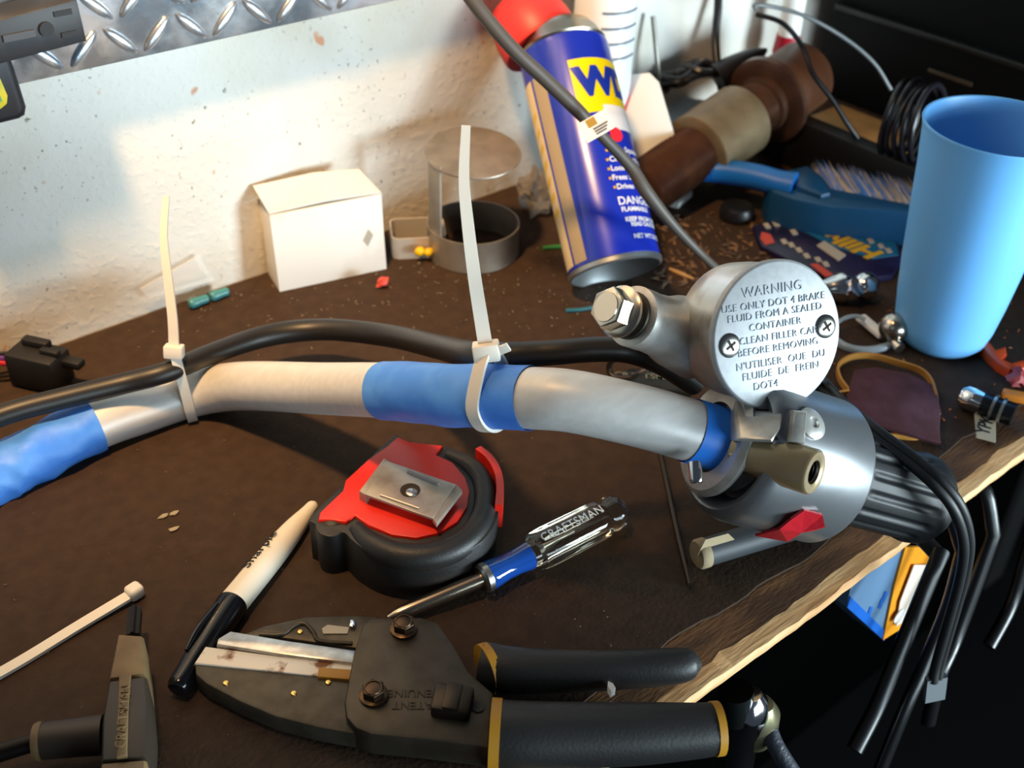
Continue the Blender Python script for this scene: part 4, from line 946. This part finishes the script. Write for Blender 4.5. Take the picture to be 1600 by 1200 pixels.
def topclip(pts):
    out_ = []
    for a, b in pts:
        p = PY(a, b, yb - .0012); p.z = min(p.z, zc); out_.append(p)
    return out_
obj('orange_side', prism(B(), topclip(r1), (0, .0012, 0)), M('carton_orange', 'dc8a14', .45), ob, smooth=False)
r2_ = [(1396, 976), (1402, 938), (1424, 880), (1446, 880), (1424, 935), (1410, 968)]
obj('white_band', prism(B(), [p - V((0, .0016, 0)) for p in topclip(r2_)], (0, .0005, 0)), M('carton_white', 'd9c8b8', .5), ob, smooth=False)
o = PY(1404, 962, yb - .003); obj('white_spot', lathe(B(), [(0, 0), (.004, 0), (.004, .0005), (0, .0006)], FR(o, -Y, X), 20), white, ob)
# blue printing on the pale side
bm = B()
for a, b in ((1355, 962), (1372, 950), (1378, 938)): prism(bm, [PY(a, b, yb - .0004), PY(a + 5, b - 14, yb - .0004), PY(a + 9, b - 13, yb - .0004), PY(a + 4, b + 2, yb - .0004)], (0, .0003, 0))
obj('blue_print', bm, M('carton_blue', '1558ae'), ob, smooth=False)

strapm = M('strap_black', '08080a', .34)
STR = [([(1478, 845), (1440, 935), (1405, 1020), (1372, 1100), (1335, 1172)], .0044, 'broad black strap hanging under the edge nearest the carton'),
       ([(1504, 862), (1482, 945), (1448, 1030), (1415, 1105), (1370, 1215)], .0038, 'second black strap from the carton, hanging past the frame bottom'),
       ([(1552, 835), (1522, 920), (1492, 1000), (1468, 1055), (1450, 1130)], .0042, 'third black strap from the carton, behind the twin lead'),
       ([(1625, 800), (1600, 880), (1580, 945), (1545, 1010)], .0040, 'black strap at the right edge below the bench')]
for pts, wv, lb_ in STR:
    q = crv([PY(a, b, .148 - .004 * k) for k, (a, b) in enumerate(pts)], 5); q[0].z = min(q[0].z, -.016); q = crv([V((q[0].x, .168, -.0105)), V((q[0].x, .158, -.0125)), q[0]], 4)[:-1] + q
    solo('hanging_strap', sweep(B(), q, circ(14), [(wv * .85, .0026)] * len(q), up=RIGHT), strapm, lb_, 'strap', 'black straps hanging below the bench edge')
solo('red_cloth', crumple(PY(1602, 752, .150), .006, .003, .007, 31, 2), M('cloth_red', '8c1a22', .6), 'bit of red cloth below the bench edge at the far right', 'cloth', smooth=False) if False else None
# chrome knob below the edge
kb = thing('chrome_fixture', 'chrome pear shaped fixture with collar below the bench front edge', 'fixture', P(1168, 1092, -.115))
k0 = P(1170, 1098, -.034)
KM = FR(k0, -Z, X)
obj('bulb', lathe(B(), [(0, -.006), (.004, -.0055), (.0072, -.002), (.0086, .004), (.0084, .011), (.0074, .018), (.0070, .026), (.0080, .05), (.009, .09), (0, .09)], KM, 36), chrome, kb)
c_ = P(1150, 1090, -.030); obj('sleeve', lathe(B(), [(0, -.004), (.0068, -.004), (.0068, .010), (.006, .0115), (0, .0118)], FR(c_, V((0.05, -.15, -1)), X), 30), M('sleeve_dark', '3f4444', .25, .9), kb)
k1 = P(1188, 1102, -.038); obj('back_ring', lathe(B(), [(0, -.002), (.005, -.0015), (.0085, .004), (.009, .012), (.0075, .02), (0, .02)], FR(k1, -Z, X), 36), M('ring_olive', '8a8668', .3, .8), kb)
ch_ = tube(B(), [P(1196, 1120, -.045), P(1212, 1165, -.05), P(1250, 1225, -.06)], .0035, 12, 5)
solo('dark_cord', ch_, M('cord_dark', '2c2f38', .5, bump=.5, bs=500), 'dark braided cord hanging beside the chrome knob', 'cord')

# ================================================================== DEBRIS ON THE MAT
def flakes(name, n, area, mat, seed, size, label, gen=None):
    rn = random.Random(seed); bm = B(); k = 0
    while k < n:
        a, b = area(rn)
        p = P(a, b, .0003)
        if not (.185 < p.y < .498): continue
        L_ = rn.uniform(*size); W_ = L_ * rn.uniform(.15, .5); t = rn.uniform(0, PI)
        u = V((math.cos(t), math.sin(t), rn.uniform(0, .3))); v = V((-math.sin(t), math.cos(t), rn.uniform(0, .2)))
        vs = [bm.verts.new(p + u * L_ * i + v * W_ * j + Z * .0002) for i, j in ((-.5, -.5), (.5, -.3), (.4, .5), (-.4, .4))]
        t2_ = bm.verts.new(p + Z * (.0003 + L_ * .18))
        for i in range(4): bm.faces.new((vs[i], vs[(i + 1) % 4], t2_))
        k += 1
    o = solo(name, bm, mat, label, 'debris', kind='stuff', smooth=False)
    return o
flakes('sawdust', 300, lambda r: (r.uniform(150, 1000), r.gauss(455, 50)), M('dust_tan', '6e604b', .8), 1, (.0006, .0022), 'tan dust and chips scattered over the back of the mat')
flakes('pale_dust', 130, lambda r: (r.uniform(0, 1000), r.uniform(430, 1150)), M('dust_pale', '6a5840', .8), 2, (.0004, .0013), 'sparse pale specks scattered over the whole mat')
flakes('copper_shavings', 150, lambda r: (r.uniform(1150, 1600), r.uniform(330, 700)), M('dust_orange', 'a2542a', .5), 3, (.0008, .003), 'orange shavings scattered on the right of the mat')
flakes('dark_debris', 260, lambda r: (r.uniform(1020, 1240), r.uniform(330, 450)), M('dust_brown', '4a3a2c', .7, col2='7a5a3a', ns=200), 4, (.0015, .007), 'brown chips and scraps piled behind the reservoir')
